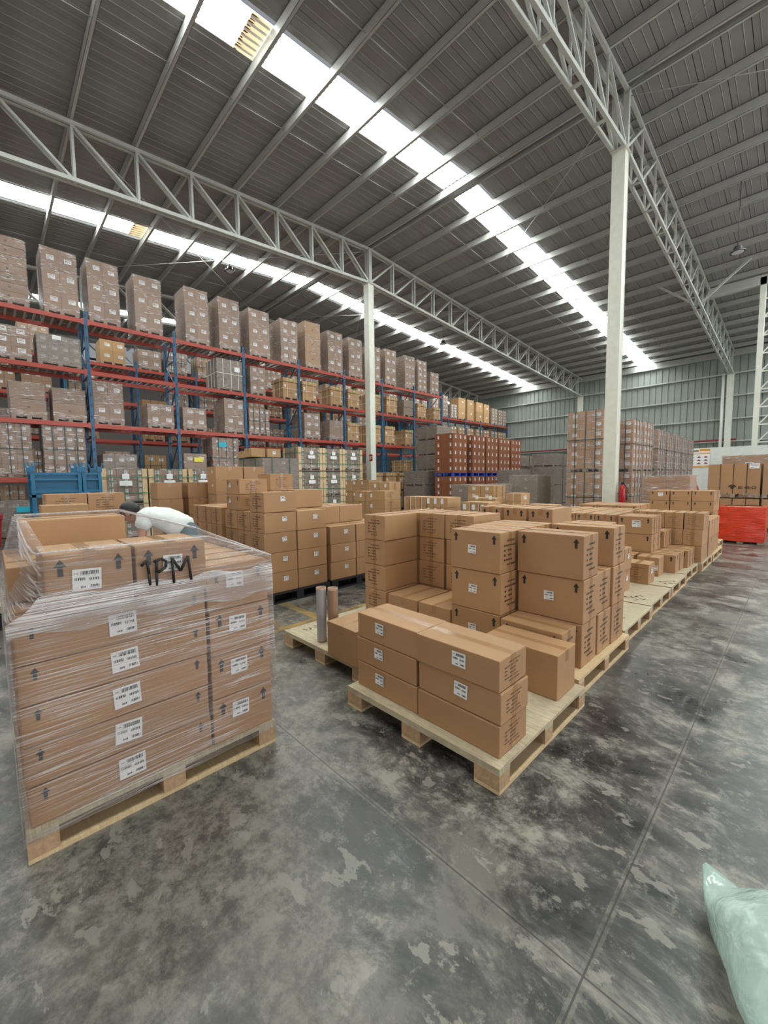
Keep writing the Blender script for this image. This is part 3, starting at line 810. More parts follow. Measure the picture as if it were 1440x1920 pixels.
# second shelf
L2 = [(.585, 1.33, 4.30, 'plain', 2, 1, 'sagging plain brown wrapped load with small print, nearest on the second shelf'), (1.49, 2.25, 4.24, 'plain', 2, 1, 'sagging plain brown wrapped load beside the first blue upright, second shelf'),
      (2.45, 3.22, 4.58, 'cartons', 2, 2, 'four big labelled cartons just past the first blue upright, second shelf'), (3.90, 4.68, 4.08, 'cartons', 2, 2, 'wrapped labelled cartons with loose brown boxes behind, second shelf'),
      (4.99, 5.76, 4.08, 'cartons', 2, 2, 'low two-layer labelled load right after the second blue upright, second shelf'), (6.45, 7.23, 4.57, 'cartons', 2, 2, 'tall labelled two-layer load before the third blue upright, second shelf'),
      (7.40, 8.24, 4.33, 'many', 3, 4, 'load of many small white-labelled cartons after the third blue upright'), (9.91, 10.70, 4.40, 'cartons', 3, 2, 'three-layer labelled load right after the fourth blue upright, second shelf'),
      (11.25, 12.0, 4.21, 'plain', 1, 1, 'plain pale wrapped box load before the fifth upright, second shelf'), (12.29, 13.02, 4.21, 'bigbox', 1, 1, 'large lidded carton just before the pale column, second shelf'),
      (13.75, 14.54, 4.23, 'bigbox', 1, 1, 'large lidded carton just past the pale column, second shelf'), (14.75, 15.49, 4.24, 'bigbox', 1, 1, 'large lidded carton, last but one on the second shelf'), (16.28, 17.05, 4.16, 'bigbox', 1, 1, 'large lidded carton, last one on the second shelf')]
for a, b, zt, s, r, c, lab in L2:
    g = 'loads on the second shelf of the near rack'
    if s == 'bigbox': load(XR, a, b, 3.29, zt, 'bigbox', lab, 'large lidded cartons on the rack', flm=None)
    elif s == 'plain': load(XR, a, b, 3.29, zt, 'plain', lab, g, rows=r)
    elif s == 'many': load(XR, a, b, 3.29, zt, 'cartons', lab, g, cols=c, rows=r, strap='dark_strap', labw=.11, deep=1)
    else: load(XR, a, b, 3.29, zt, 'cartons', lab, g, cols=c, rows=r)
for k in range(3):
    stack('lying loose on the open load of the second shelf, ' + ('near end', 'middle', 'far end')[k], -15.95, -15.6, 3.9 + k * .26, 4.15 + k * .26, 4.1, .2, 1, 'loose boxes on the second shelf', mat='kraft_gold', bev=0, tape=None, jit=.004)
# first shelf and floor level
load(XR, .0, .95, 1.69, 3.15, 'cartons', 'dark-strapped wrapped load of labelled cartons at the near edge, first shelf', 'loads on the first shelf of the near rack', cols=3, rows=5, strap='dark_strap', labw=.11)
load(XR, 1.21, 2.17, 1.69, 3.18, 'cartons', 'dark-strapped wrapped load of labelled cartons above the blue stillages', 'loads on the first shelf of the near rack', cols=4, rows=5, strap='dark_strap', labw=.11)
load(XR, 5.95, 6.91, 1.55, 3.11, 'cartons', 'strapped load with a bright cyan paper sign behind the timber crates', 'floor loads under the near rack', cols=3, rows=5, strap='dark_strap', labw=.1, extra=((-.12, 1.12, .28, .18, 'cyan_label'),))
load(XR, 5.95, 6.91, 0, 1.54, 'cartons', 'strapped load directly beneath the cyan-signed load', 'floor loads under the near rack', cols=3, rows=4, flm=None, labw=.1)
load(XR, 4.95, 5.7, 0, 2.5, 'cartons', 'brown wrapped stack with a yellow paper sign standing under the near rack', 'floor loads under the near rack', cols=2, rows=5, extra=((.1, 2.1, .3, .16, 'yellow_label'),))
load(XR, 2.6, 3.5, 0, 2.4, 'cartons', 'dark wrapped stack on the floor just past the first blue upright', 'floor loads under the near rack', cols=3, rows=6, mat='kraft_grey')
load(XR - .1, 16.25, 17.04, 1.85, 2.54, 'bigbox', 'lidded carton at the open far end of the near rack, topmost of its pile', 'lidded cartons piled under the near rack', flm=None)
load(XR - .1, 16.25, 17.04, .92, 1.84, 'bigbox', 'lidded carton at the far end of the near rack, middle of its pile', 'lidded cartons piled under the near rack', flm=None)
load(XR - .1, 16.25, 17.04, 0, .91, 'bigbox', 'lidded carton at the far end of the near rack, bottom of its pile', 'lidded cartons piled under the near rack', flm=None)
for i, (a, b) in enumerate(((12.9, 13.65), (13.85, 14.6), (14.8, 15.55))):
    for j in range(2): load(XR + .95, a, b, j * .92, .91 + j * .92, 'bigbox', f'green-papered lidded carton on the floor past the column, {ORD[i]} along, {"upper" if j else "lower"} one', 'lidded cartons on the floor by the rack', flm=None)

# second rack
for li, (z, zt0) in enumerate(((6.31, 7.28), (4.85, 5.8), (3.29, 4.2), (1.68, 2.7), (0, 1.35))):
    k = 0; y = .1
    while y < 17.8:
        w = .86
        if (y + .05 - (-.05)) % 2.43 > 1.5: y = BAYS[0] + (int((y + .1) / 2.43) + 1) * 2.43 + .12; continue
        zt = zt0 + _shuf.choice((-.12, 0, .06, .1)); k += 1
        if _shuf.random() < .9:
            name = ('top', 'third', 'second', 'first', 'floor')[li]
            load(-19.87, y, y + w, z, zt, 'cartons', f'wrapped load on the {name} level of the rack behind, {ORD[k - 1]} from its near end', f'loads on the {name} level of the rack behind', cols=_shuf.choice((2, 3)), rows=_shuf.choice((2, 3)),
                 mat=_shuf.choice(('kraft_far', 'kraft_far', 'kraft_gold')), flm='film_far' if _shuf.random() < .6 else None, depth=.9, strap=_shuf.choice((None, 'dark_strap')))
        y += w + .16 + _shuf.uniform(0, .08)
FAR = [(19.9, 20.7, 7.6), (21.1, 21.9, 7.7), (22.3, 23.1, 7.6), (23.4, 24.2, 7.6), (24.6, 25.3, 7.7), (25.9, 26.5, 8.0), (26.9, 27.7, 7.45), (27.95, 28.9, 8.1), (29.2, 30.15, 8.1), (30.55, 31.55, 8.05), (31.75, 32.6, 8.0), (33.0, 34.0, 7.82), (34.2, 34.95, 7.76), (35.0, 35.55, 7.76)]
for i, (a, b, zt) in enumerate(FAR):
    gold = 7 <= i <= 10
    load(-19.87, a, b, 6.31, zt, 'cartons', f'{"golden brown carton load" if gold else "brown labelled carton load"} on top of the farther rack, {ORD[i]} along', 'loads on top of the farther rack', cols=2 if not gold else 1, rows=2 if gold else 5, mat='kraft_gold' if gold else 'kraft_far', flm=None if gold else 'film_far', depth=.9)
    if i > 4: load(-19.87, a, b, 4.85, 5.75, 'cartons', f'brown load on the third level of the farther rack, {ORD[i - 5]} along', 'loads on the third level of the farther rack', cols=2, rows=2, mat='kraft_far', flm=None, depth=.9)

# ---------------------------------------------------------------- blue stillages in front of the rack
def stillage(y0, y1, label):
    t = empty('steel_stillage', (-12.5, (y0 + y1) / 2, 0)); tag(t, label, 'stillage', 'blue steel stillages'); w, d = 1.0, y1 - y0
    pm = MB(); pm.box(-.035, .035, -.035, .035, 0, 1.86, 'blue'); pm.box(-.05, .05, -.05, .05, 1.78, 1.9, 'blue'); pm.bar((0, -.05, 1.9), (0, -.07, 2.0), .03, .03, 'blue'); pm.bar((0, .05, 1.9), (0, .07, 2.0), .03, .03, 'blue'); pme = pm.mesh('corner_post')
    for sx in (-.5, .5):
        for sy_ in (-.5, .5): put('corner_post', pme, t, (sx * (w - .07), sy_ * (d - .07), 0))
    for z0, z1 in ((1.30, 1.76), (.25, .5)):
        m1 = MB(); a, b = w / 2 - .02, d / 2 - .04
        for z in (z0, (z0 + z1) / 2 + .05, z1 - .05):
            m1.box(a - .03, a + .01, -b, b, z, z + .05, 'blue'); m1.box(-a - .01, -a + .03, -b, b, z, z + .05, 'blue'); m1.box(-a, a, -b - .02, -b + .02, z, z + .05, 'blue'); m1.box(-a, a, b - .02, b + .02, z, z + .05, 'blue')
        m1.box(a - .075, a - .065, -b, b, z0, z1, 'blue'); m1.box(a - .07, a, -b, b, z0 - .01, z0, 'blue'); m1.box(-a + .005, -a + .015, -b, b, z0, z1, 'blue'); m1.box(-a, a, -b, -b + .01, z0, z1, 'blue'); m1.box(-a, a, b - .01, b, z0, z1, 'blue')
        m1.build('side_panel', t)
    m1 = MB(); m1.box(-w / 2, w / 2, -d / 2, d / 2, .12, .2, 'blue'); m1.box(-w / 2, w / 2, -d / 2, d / 2, 1.2, 1.26, 'blue'); m1.box(-w / 2 + .1, w / 2 - .1, -d / 2 + .02, d / 2 - .02, .85, .9, 'blue'); m1.build('tray', t)


stillage(.70, 1.62, 'large blue steel stillage in front of the rack, behind the plain cartons')
stillage(1.64, 2.02, 'narrower blue steel stillage right beside the larger one')

# ---------------------------------------------------------------- timber crates with straps
def crate(xf, y0, y1, z0, z1, label, paper=True, flm='film_far'):
    w, d, h = 1.05, y1 - y0, z1 - z0; t = empty('strapped_crate', (xf - w / 2, (y0 + y1) / 2, z0)); tag(t, label, 'crate', 'timber-cornered crates by the rack')
    put('pallet', pallet_mesh(w, d, 'oldwood', .11), t)
    m1 = MB(); m1.box(-.012, .012, -.06, .06, .0, h - .02, 'pine'); m1.box(-.06, .012, -.06 if True else 0, -.04, 0, h - .02, 'pine'); pme = m1.mesh('corner_board')
    for y in (-d / 2 + .06, d / 2 - .06): put('corner_board', pme, t, (w / 2 - .01, y, .02))
    m1 = MB(); m1.box(-.06, .06, -.012, .012, 0, h - .02, 'pine'); pme = m1.mesh('corner_board')
    for x in (-w / 2 + .06, w / 2 - .07): put('corner_board', pme, t, (x, -d / 2 + .012, .02))
    ch = (h - .13) / 5; cw = (d - .06) / 3
    for r in range(5):
        for c in range(3):
            put('carton', carton_mesh(w - .08, cw, ch, (), (), None, 'kraft_far', 0, (('+X', .04, ch * .5, .085, .1, 'label'),)), t, (-.02, -d / 2 + .03 + cw * (c + .5), .11 + r * ch))
    straps(t, w - .02, d - .02, h - .1, 'green_strap', (-.3, -.02, .28), (.25, .75), .08, .009)
    if paper: m1 = MB(); m1.box(w / 2 + .03, w / 2 + .034, -.13, .16, h * .52, h * .66, 'label'); m1.box(w / 2 + .03, w / 2 + .034, -.06, .1, h * .7, h * .85, 'label'); m1.build('paper_sheet', t)
    if flm: put('stretch_film', film_mesh(w - .04, d - .04, h - .12, flm, 0), t, (0, 0, .11))


yy = [2.06, 3.16, 4.20, 5.02, 5.98]
for i in range(4):
    crate(-12.5, yy[i] + .02, yy[i + 1] - .02, 0, .93, f'timber-cornered crate near the stooping man, {ORD[i]} along, lower tier')
    crate(-12.5, yy[i] + .02, yy[i + 1] - .02, .94, 1.88, f'timber-cornered crate near the stooping man, {ORD[i]} along, upper tier')
yy = [7.95, 9.0, 9.94, 10.97]
for i in range(3):
    crate(-12.5, yy[i] + .01, yy[i + 1] - .01, 0, .90, f'timber-cornered crate before the pale column, {ORD[i]} along, lowest tier')
    crate(-12.5, yy[i] + .01, yy[i + 1] - .01, .91, 1.83, f'timber-cornered crate before the pale column, {ORD[i]} along, middle tier')
    crate(-12.5, yy[i] + .01, yy[i + 1] - .01, 1.86, 2.70, f'timber-cornered crate before the pale column, {ORD[i]} along, top tier')
load(-8.45, 4.45, 5.35, 0, 2.02, 'cartons', 'green-strapped grey wrapped load standing behind the stepped carton pile', 'strapped loads behind the floor cartons', depth=1.2, cols=1, rows=7, mat='kraft_grey', flm='film_grey', strap='green_strap', labw=.09)
stack('on the green-strapped load, longer one', -9.1, -8.75, 4.33, 4.68, 2.06, .2, 1, 'boxes on the green-strapped load', mat='kraft_gold', tape='Y'); stack('on the green-strapped load, farther one', -9.1, -8.7, 4.7, 5.05, 2.06, .2, 1, 'boxes on the green-strapped load', mat='kraft_gold', tape='X', lab=('+X', 0, .1))
stack('on the green-strapped load, at its corner', -9.6, -9.15, 4.4, 4.8, 2.06, .16, 1, 'boxes on the green-strapped load', mat='kraft_gold', tape='Y')

# ---------------------------------------------------------------- tall brown stacks on blue pallets
for i, (ya) in enumerate((14.85, 16.38, 17.58, 18.78, 19.98)):
    nm = ('nearest', 'second', 'third', 'fourth', 'fifth')[i]
    for j, (z0, z1) in enumerate(((0, 1.60), (1.62, 3.53))):
        t = load(-10.85, ya, ya + 1.08, z0, z1, 'cartons', f'{nm} red-brown carton block in the row by the racks, {"upper one on a blue pallet" if j else "lower one on the floor"}', 'red-brown carton blocks', depth=1.02, cols=3, rows=5, deep=3, mat='kraft_red', flm=None, sidelab=True, labw=.085, labr=1.7, pal='blue_pallet' if j else 'oldwood', ph=.15 if j else .12)
for i, (za, zb) in enumerate(((0, .66), (.67, 1.19), (1.2, 1.94), (1.95, 2.70), (2.71, 3.45), (3.46, 4.12))):
    load(-12.65, 16.0, 17.1, za, zb, 'plain', f'grey film-wrapped flat load behind the red-brown blocks, {ORD[5 - i]} from the top', 'grey wrapped flat loads', depth=1.3, rows=2, mat='kraft_grey', flm='film_grey')
for i, (za, zb) in enumerate(((0, 1.18), (1.19, 1.89))):
    load(-12.5, 14.8, 15.75, za, zb, 'plain', f'grey wrapped flat load left of the red-brown blocks, {("lower", "upper")[i]} one', 'grey wrapped flat loads', depth=1.25, rows=2, mat='kraft_grey', flm='film_grey')

# far grey loads by the back wall
k = 0
for (xf, ya, n) in ((-9.5, 22.2, 4), (-11.6, 22.4, 3)):
    for i in range(n):
        for j, (za, zb) in enumerate(((0, 1.05), (1.06, 2.1), (2.12, 2.8))):
            k += 1; load(xf, ya + i * 1.25, ya + i * 1.25 + 1.1, za, zb, 'cartons', f'grey-brown wrapped load by the back wall, {"nearer" if xf > -10 else "farther"} row, {ORD[i]} along, {("bottom", "middle", "top")[j]} tier', 'grey-brown loads by the back wall', depth=1.2, cols=3, rows=3, mat='kraft_grey', flm='film_grey', labw=.06)
load(-8.9, 17.2, 18.2, 0, 1.86, 'cartons', 'grey-brown wrapped load under the low cover behind the purple-brown one', 'wrapped loads by the tall tower', depth=1.1, cols=3, rows=6, mat='kraft_grey', flm='film_grey', labs=False)
load(-6.15, 13.1, 14.1, 0, 1.58, 'cartons', 'purple-brown wrapped load with one column of white labels beside the tall tower', 'wrapped loads by the tall tower', depth=1.0, cols=1, rows=5, mat='kraft_far', flm='film_grey', labw=.1, sidelab=True)
load(-6.6, 11.2, 12.2, 0, 1.30, 'cartons', 'low film-draped load with labels behind the small strapped cartons', 'wrapped loads by the tall tower', depth=1.6, cols=2, rows=3, deep=3, mat='kraft_far', flm='film_grey', labw=.12, sidelab=True)

# tall towers by the right-hand column
def tower(xf, y0, y1, za, zb, label, **k):
    load(xf, y0, y1, za, zb, 'cartons', label, 'tall wrapped towers by the column', depth=1.02, cols=k.get('cols', 3), rows=k.get('rows', 5), deep=3, mat='kraft', sidelab=True, labw=.14, strap='dark_strap', pal='oldwood', flm='film_tower')


tower(-4.2, 13.2, 14.25, 1.66, 3.50, 'tall wrapped carton tower left of the thick column, upper pallet', rows=6)
tower(-4.2, 13.2, 14.25, 0, 1.65, 'tall wrapped carton tower left of the thick column, lower pallet')
tower(-3.75, 14.5, 15.6, 1.66, 3.27, 'shiny wrapped tower right of the thick column, upper pallet', rows=6)
tower(-3.75, 14.5, 15.6, 0, 1.65, 'shiny wrapped tower right of the thick column, lower pallet')
tower(-3.75, 15.75, 16.9, 1.66, 3.30, 'second shiny wrapped tower past the thick column, upper pallet', rows=6)
tower(-3.75, 15.75, 16.9, 0, 1.65, 'second shiny wrapped tower past the thick column, lower pallet')
for i in range(5):
    for j, (za, zb) in enumerate(((0, 1.7), (1.71, 3.0 - .0 * i))):
        load(-3.9, 18.4 + i * 1.5, 19.5 + i * 1.5, za, zb + (.25 if j else 0), 'cartons', f'dark-strapped wrapped load beyond the shiny towers, {ORD[i]} along, {("lower", "upper")[j]}', 'wrapped loads beyond the shiny towers', depth=1.0, cols=3, rows=4, mat='kraft_far', flm='film_far', strap='dark_strap', labw=.07)
t = load(-1.95, 12.5, 13.4, 0, 1.50, 'cartons', 'low film-wrapped pile of flat cartons beside the triple-width carton wall', 'low wrapped piles', depth=1.0, cols=2, rows=9, deep=2, mat='kraft', flm='film_far', labs=False)

# fire extinguisher at the column
t = empty('fire_extinguisher', (-3.32, 12.05, .75)); tag(t, 'red fire extinguisher mounted beside the thick pale column', 'fire extinguisher')
m1 = MB(); m1.ring([[(r * math.cos(a), r * math.sin(a), z) for a in [2 * PI * i / 14 for i in range(14)]] for r, z in ((.07, 0), (.08, .03), (.08, .42), (.06, .5), (.025, .54))], 'red'); m1.build('cylinder_body', t)
m1 = MB(); m1.box(-.03, .03, -.015, .015, .53, .6, 'black_plastic'); m1.tube((.03, 0, .57), (.11, 0, .45), .012, 'black_plastic', 6); m1.tube((.11, 0, .45), (.11, 0, .12), .012, 'black_plastic', 6); m1.build('valve_and_hose', t)
m1 = MB(); m1.bar((-.12, 0, .3), (0, 0, .3), .04, .02, 'black_plastic'); m1.build('wall_bracket', t)

# ---------------------------------------------------------------- big boxes with a logo, and the orange load, at the right
def glyph(m1, ch, x, z, h, y):
    w = h * 1.25; t_ = h * .17
    def b(a, c, d, e): m1.box(x + a * w, x + c * w, y - .004, y, z + d * h, z + e * h, 'ink')
    if ch == 'E': b(0, 1, 0, .17); b(0, 1, .83, 1); b(0, .8, .42, .58); b(0, .14, 0, 1)
    if ch == 'G': b(0, 1, 0, .17); b(0, 1, .83, 1); b(0, .14, 0, 1); b(.86, 1, 0, .55); b(.5, 1, .42, .56)
    if ch == 'O': b(0, 1, 0, .17); b(0, 1, .83, 1); b(0, .14, 0, 1); b(.86, 1, 0, 1)
    if ch == '.': b(.1, .3, .4, .6)


for tier, (z0, z1) in enumerate(((0, .86), (.88, 1.82))):
    for gp, (xa, xb) in enumerate(((-1.90, -.78), (-.74, .38))):
        t = empty('boxed_goods_pallet', ((xa + xb) / 2, 15.3, z0)); w = xb - xa
        tag(t, f'tall brown boxes behind the orange load, {("lower", "upper")[tier]} tier, {("with the whole black logo", "cut off by the picture edge")[gp] if tier else ("under the logo boxes", "under the cut-off boxes")[gp]}', 'pallet load', 'tall logo boxes by the partition')
        put('pallet', pallet_mesh(w, 1.0, 'oldwood', .11), t)
        n = 4 if tier else 4
        for i in range(n):
            lb = (('-Y', 0, .75, .2, .14, 'label'),) if (i == 3 and tier) else ()
            put('carton', carton_mesh(w / n - .005, .98, z1 - z0 - .12, (), (), None, 'kraft', .004, lb), t, (-w / 2 + w / n * (i + .5), 0, .11))
        if tier:
            m1 = MB(); X = -w / 2; zz = .245
            # radiating arc mark
            cx = X + .545
            for r0, r1 in ((.05, .075), (.085, .11)):
                for i in range(12):
                    a0, a1 = math.radians(35 + 110 * i / 12), math.radians(35 + 110 * (i + 1) / 12)
                    if r0 > .08 and (i in ()): continue
                    m1.face([(cx + r0 * math.cos(a0), -.499, zz + .0 + r0 * math.sin(a0)), (cx + r0 * math.cos(a1), -.499, zz + r0 * math.sin(a1)), (cx + r1 * math.cos(a1), -.499, zz + r1 * math.sin(a1)), (cx + r1 * math.cos(a0), -.499, zz + r1 * math.sin(a0))], 'ink')
            m1.face([(cx, -.499, zz - .02), (cx + .04, -.499, zz + .025), (cx, -.499, zz + .045), (cx - .04, -.499, zz + .025)], 'ink')
            for ch, q in (('E', 0), ('.', .10), ('G', .14), ('.', .235), ('O', .275)): glyph(m1, ch, X + .68 + q, zz + .0, .065, -.497)
            m1.build('printed_logo', t)
        m1 = MB()
        for i in range(1, n): m1.box(-w / 2 + w / n * i - .006, -w / 2 + w / n * i + .006, -.497, -.490, .1, z1 - z0 - .005, 'ink')
        m1.build('strap', t)
for i, (xa, xb) in enumerate(((-1.85, -.75), (-.7, .4))):
    load(xb, 17.2, 18.2, 0, 2.12, 'cartons', f'brown wrapped load with white labels seen over the logo boxes, {("nearer the towers", "cut by the picture edge")[i]}', 'loads behind the logo boxes', depth=1.1, cols=1, rows=3, deep=1, mat='kraft', flm='film_far', sidelab=True, labw=.2)
t = empty('wrapped_pallet_load', (-.90, 12.15, 0)); tag(t, 'pallet load wrapped in bright orange-red film on the floor by the aisle', 'pallet load')
put('pallet', pallet_mesh(.76, .8, 'oldwood', .11), t)
for r in range(3):
    for c in range(2): put('carton', carton_mesh(.37, .78, .225, (), (), None, 'kraft', 0, (('-Y', .0, .12, .12, .1, 'label'),)), t, (-.187 + c * .374, 0, .11 + r * .226))
put('stretch_film', film_mesh(.745, .78, .68, 'film_orange', 1, .03), t, (0, 0, .11))
t = empty('pallet_jack', (-2.62, 19.9, 0)); tag(t, 'red pallet jack handle showing between the low wrapped pile and logo boxes', 'pallet jack')
m1 = MB(); m1.bar((0, 0, .25), (-.35, -.2, 1.45), .06, .06, 'red'); m1.build('handle', t)
m1 = MB(); m1.box(-.25, -.08, -.3, .9, .06, .12, 'red'); m1.box(.08, .25, -.3, .9, .06, .12, 'red'); m1.box(-.27, .27, -.4, -.2, .06, .5, 'red'); m1.build('fork_frame', t)
m1 = MB(); m1.tube((-.1, -.35, .08), (.1, -.35, .08), .08, 'black_plastic', 14); m1.build('wheel', t)

# ---------------------------------------------------------------- floor pallets of the near rows
PG = 'empty-edged plywood pallets in the aisle row'
pallet(-2.06, -.93, 1.64, 2.72, 'nearest plywood pallet, with six long cartons on its front edge', group=PG)
pallet(-2.10, -.99, 2.78, 3.92, 'second pallet of the aisle row, pale boards showing at its corner', 'board', group=PG)
pallet(-2.10, -1.04, 3.98, 4.93, 'third pallet of the aisle row, bare with handwriting at the edge', 'ply', group=PG)
pallet(-2.10, -1.06, 4.96, 5.92, 'fourth pallet of the aisle row, bare with faint handwriting', 'ply', group=PG)
pallet(-2.12, -1.06, 5.96, 6.88, 'fifth pallet of the aisle row, small handwriting and one box column', 'ply', group=PG)
pallet(-2.12, -1.08, 6.92, 7.88, 'sixth pallet of the aisle row, with low cartons on it', 'ply', group=PG)
pallet(-2.14, -1.03, 7.92, 8.9, 'seventh pallet of the aisle row, under the carton wall', 'ply', group=PG)
pallet(-2.14, -1.02, 8.95, 10.1, 'eighth pallet of the aisle row, past the carton wall', 'board', group=PG)
pallet(-2.35, -1.14, 10.2, 11.3, 'last pallet of the aisle row, under the triple-width carton wall', 'board', group=PG)
IG = 'plywood pallets of the inner row'
pallet(-3.26, -2.15, 1.87, 2.95, 'pallet with two upright tubes standing at its corner', group=IG)
pallet(-3.26, -2.15, 3.0, 4.05, 'inner row pallet under the tall four-high carton corner', group=IG)
pallet(-3.3, -2.2, 6.9, 8.0, 'inner row pallet under cartons with arrows, mid hall', group=IG)
pallet(-3.3, -2.2, 4.15, 5.2, 'inner row pallet behind the tall four-high carton corner', group=IG)
pallet(-3.3, -2.2, 8.1, 9.2, 'inner row pallet beside the carton wall', group=IG)
# handwriting on the bare decks
def scribble(name, x, y, rz, rows, label):
    m1 = MB(); rnd = random.Random(name + str(x))
    for r, n in enumerate(rows):
        for i in range(n):
            q = [(rnd.uniform(0, .045) + i * .06, rnd.uniform(0, .07) - r * .1) for _ in range(5)]
            for a, b in zip(q[:-1], q[1:]): m1.bar((a[0], a[1], 0), (b[0], b[1], 0), .008, .0012, 'ink')
    o = m1.build(name, None, (x, y, .1308)); o.rotation_euler.z = rz; return o


for (x, y, rz, rows, k) in ((-1.50, 4.15, .75, (4, 7), 'third'), (-1.32, 5.1, .9, (4, 3), 'fourth'), (-1.22, 6.15, .9, (4, 3), 'fifth')):
    o = scribble('handwriting', x, y, rz, rows, k)
    p = [q for q in bpy.data.objects if q.get('label', '').startswith(k + ' pallet of the aisle')][0]
    o.parent = p; o.location = (x - p.location.x, y - p.location.y, .1308)
o = scribble('handwriting', -3.16, 1.95, PI / 2, (6,), 'tube'); p = [q for q in bpy.data.objects if q.get('label', '').startswith('pallet with two upright')][0]
o.parent = p; o.location = (-3.10 - p.location.x, 1.98 - p.location.y, .1308)

# nearest pallet
G1 = 'long cartons on the nearest pallet'
stack('of the three by the inner end of the nearest pallet', -2.035, -1.502, 1.705, 1.985, .131, .165, 3, G1, lab=('-Y', -.05, .10), lw=.075, faded=True, text=('+X',))
stack('of the three at the outer end of the nearest pallet', -1.498, -.965, 1.705, 1.985, .131, .165, 3, G1, lab=('-Y', .03, .10), labl=(1, 2), lw=.085, text=('+X',), faded=True)
stack('standing by itself at the back corner of the nearest pallet', -1.50, -.98, 2.41, 2.69, .131, .29, 1, 'single cartons on pallets', tape='X')
# second pallet
G2 = 'arrow-marked cartons on the second pallet'
k2 = dict(arrows=('-Y',), text=('+X',), tape='X')
stack('of the arrow-marked tower on the second pallet, by the low boxes', -2.02, -1.56, 2.735, 3.04, .131, .32, 3, G2, lab=('-Y', -.02, .17), lw=.075, **k2)
stack('in front of the outer arrow-marked tower', -1.535, -1.07, 2.70, 2.945, .131, .32, 1, G2, **k2)
stack('of the outer tower with arrows facing the nearest pallet', -1.54, -1.04, 2.955, 3.255, .131, .32, 3, G2, lab=('-Y', .0, .17), labl=(1,), lw=.075, **k2)
stack('of the two-high column between the outer towers', -1.54, -1.04, 3.265, 3.57, .131, .32, 2, G2, **k2)
stack('of the outer tower farthest along the second pallet', -1.54, -1.03, 3.58, 3.885, .131, .32, 3, G2, **k2)
stack('of the hidden column behind the inner arrow-marked tower', -2.05, -1.56, 3.05, 3.35, .131, .32, 3, G2, **k2)
stack('of the column two behind the inner arrow-marked tower', -2.05, -1.56, 3.36, 3.66, .131, .32, 3, G2, **k2)
# inner row
G3 = 'cartons of the four-high corner wall'
k3 = dict(text=('-Y',), tape='Y')
stack('of the near corner of the four-high wall by the bare floor', -3.16, -2.85, 2.78, 3.27, .131, .254, 4, G3, **k3)
stack('lying low before the four-high wall, next to its corner', -2.80, -2.42, 2.76, 3.25, .131, .254, 1, G3, tape='Y')
stack('lying low before the four-high wall, next to the arrow tower', -2.405, -2.04, 2.76, 3.25, .131, .254, 1, G3, tape='Y')
stack('of the four-high wall behind its near corner', -3.17, -2.86, 3.29, 3.78, .131, .254, 4, G3, **k3)
stack('of the four-high wall, column behind the first low box', -2.84, -2.505, 3.28, 3.77, .131, .254, 4, G3, **k3)
stack('of the four-high wall, end column behind the second low box', -2.49, -2.15, 3.28, 3.77, .131, .254, 4, G3, **k3)
stack('standing beside the two upright tubes', -2.55, -2.19, 1.84, 2.33, .131, .275, 1, 'single cartons on pallets', tape='Y')
stack('of the small-marked group behind the arrow towers, inner column', -2.36, -2.09, 4.2, 4.72, .131, .26, 4, 'cartons behind the arrow towers', arrows=('-Y',), tape='Y')
stack('of the small-marked group behind the arrow towers, outer column', -2.07, -1.80, 4.2, 4.72, .131, .26, 4, 'cartons behind the arrow towers', arrows=('-Y',), tape='Y')
stack('of the small-marked group behind the arrow towers, innermost column', -2.66, -2.39, 4.2, 4.72, .131, .26, 4, 'cartons behind the arrow towers', arrows=('-Y',), tape='Y')

# tubes
for i, (x, y, r, m_, lab) in enumerate(((-2.80, 1.965, .042, 'film_roll', 'clear-coated upright tube at the pallet edge, farther from the carton'), (-2.71, 2.02, .044, 'tube', 'brown cardboard tube standing between the clear one and the carton'))):
    t = empty('film_roll', (x, y, .131)); tag(t, lab, 'tube', 'upright film rolls on the pallet')
    m1 = MB(); cs = [(math.cos(2 * PI * k / 24), math.sin(2 * PI * k / 24)) for k in range(24)]
    m1.ring([[(r * c, r * s, z) for c, s in cs] for z in (0.015, .455)], m_, cap=False); m1.build('wound_film', t)
    m1 = MB(); m1.ring([[(q * c, q * s, z) for c, s in cs] for q, z in ((r * .99, 0), (r * .99, .47), (r * .78, .47), (r * .78, .2), (.001, .2))], 'tube', cap=False); m1.build('core', t)

# far parts of the aisle row
G4 = 'cartons farther along the aisle row'
kk = dict(bev=.004, jit=.005)
stack('of the narrow pair beyond the second pallet, at the deck edge', -1.93, -1.41, 5.29, 5.56, .131, .26, 2, G4, tape='X', lab=('+X', 0, .16), lw=.07, **kk)
stack('of the pair set back behind the narrow pair', -2.15, -1.66, 5.58, 5.85, .131, .26, 3, G4, tape='X', text=('+X',), **kk)
stack('standing alone on the fifth pallet of the aisle row', -1.58, -1.30, 5.90, 6.20, .131, .26, 1, G4, tape='Y', text=('-Y',), lab=('+X', 0, .16), lw=.08, **kk)
stack('low behind the lone box, with taped top', -1.90, -1.60, 5.95, 6.45, .131, .26, 1, G4, tape='Y', **kk)
stack('just behind the lone box of the fifth pallet', -1.58, -1.31, 6.47, 6.77, .131, .26, 1, G4, tape='Y', lab=('-Y', .08, .12), lw=.08, **kk)
stack('low before the raised labelled pair, inner one', -2.15, -1.62, 6.5, 6.8, .131, .26, 1, G4, tape='X', **kk)
for i in range(2): stack(f'of the low arrow-marked run, {("near", "second")[i]}', -1.72, -1.18, 6.83 + i * .27, 7.09 + i * .27, .131, .26, 1, G4, tape='X', arrows=('-Y',), lab=('-Y', -.2, .12) if i == 0 else None, lw=.08, **kk)
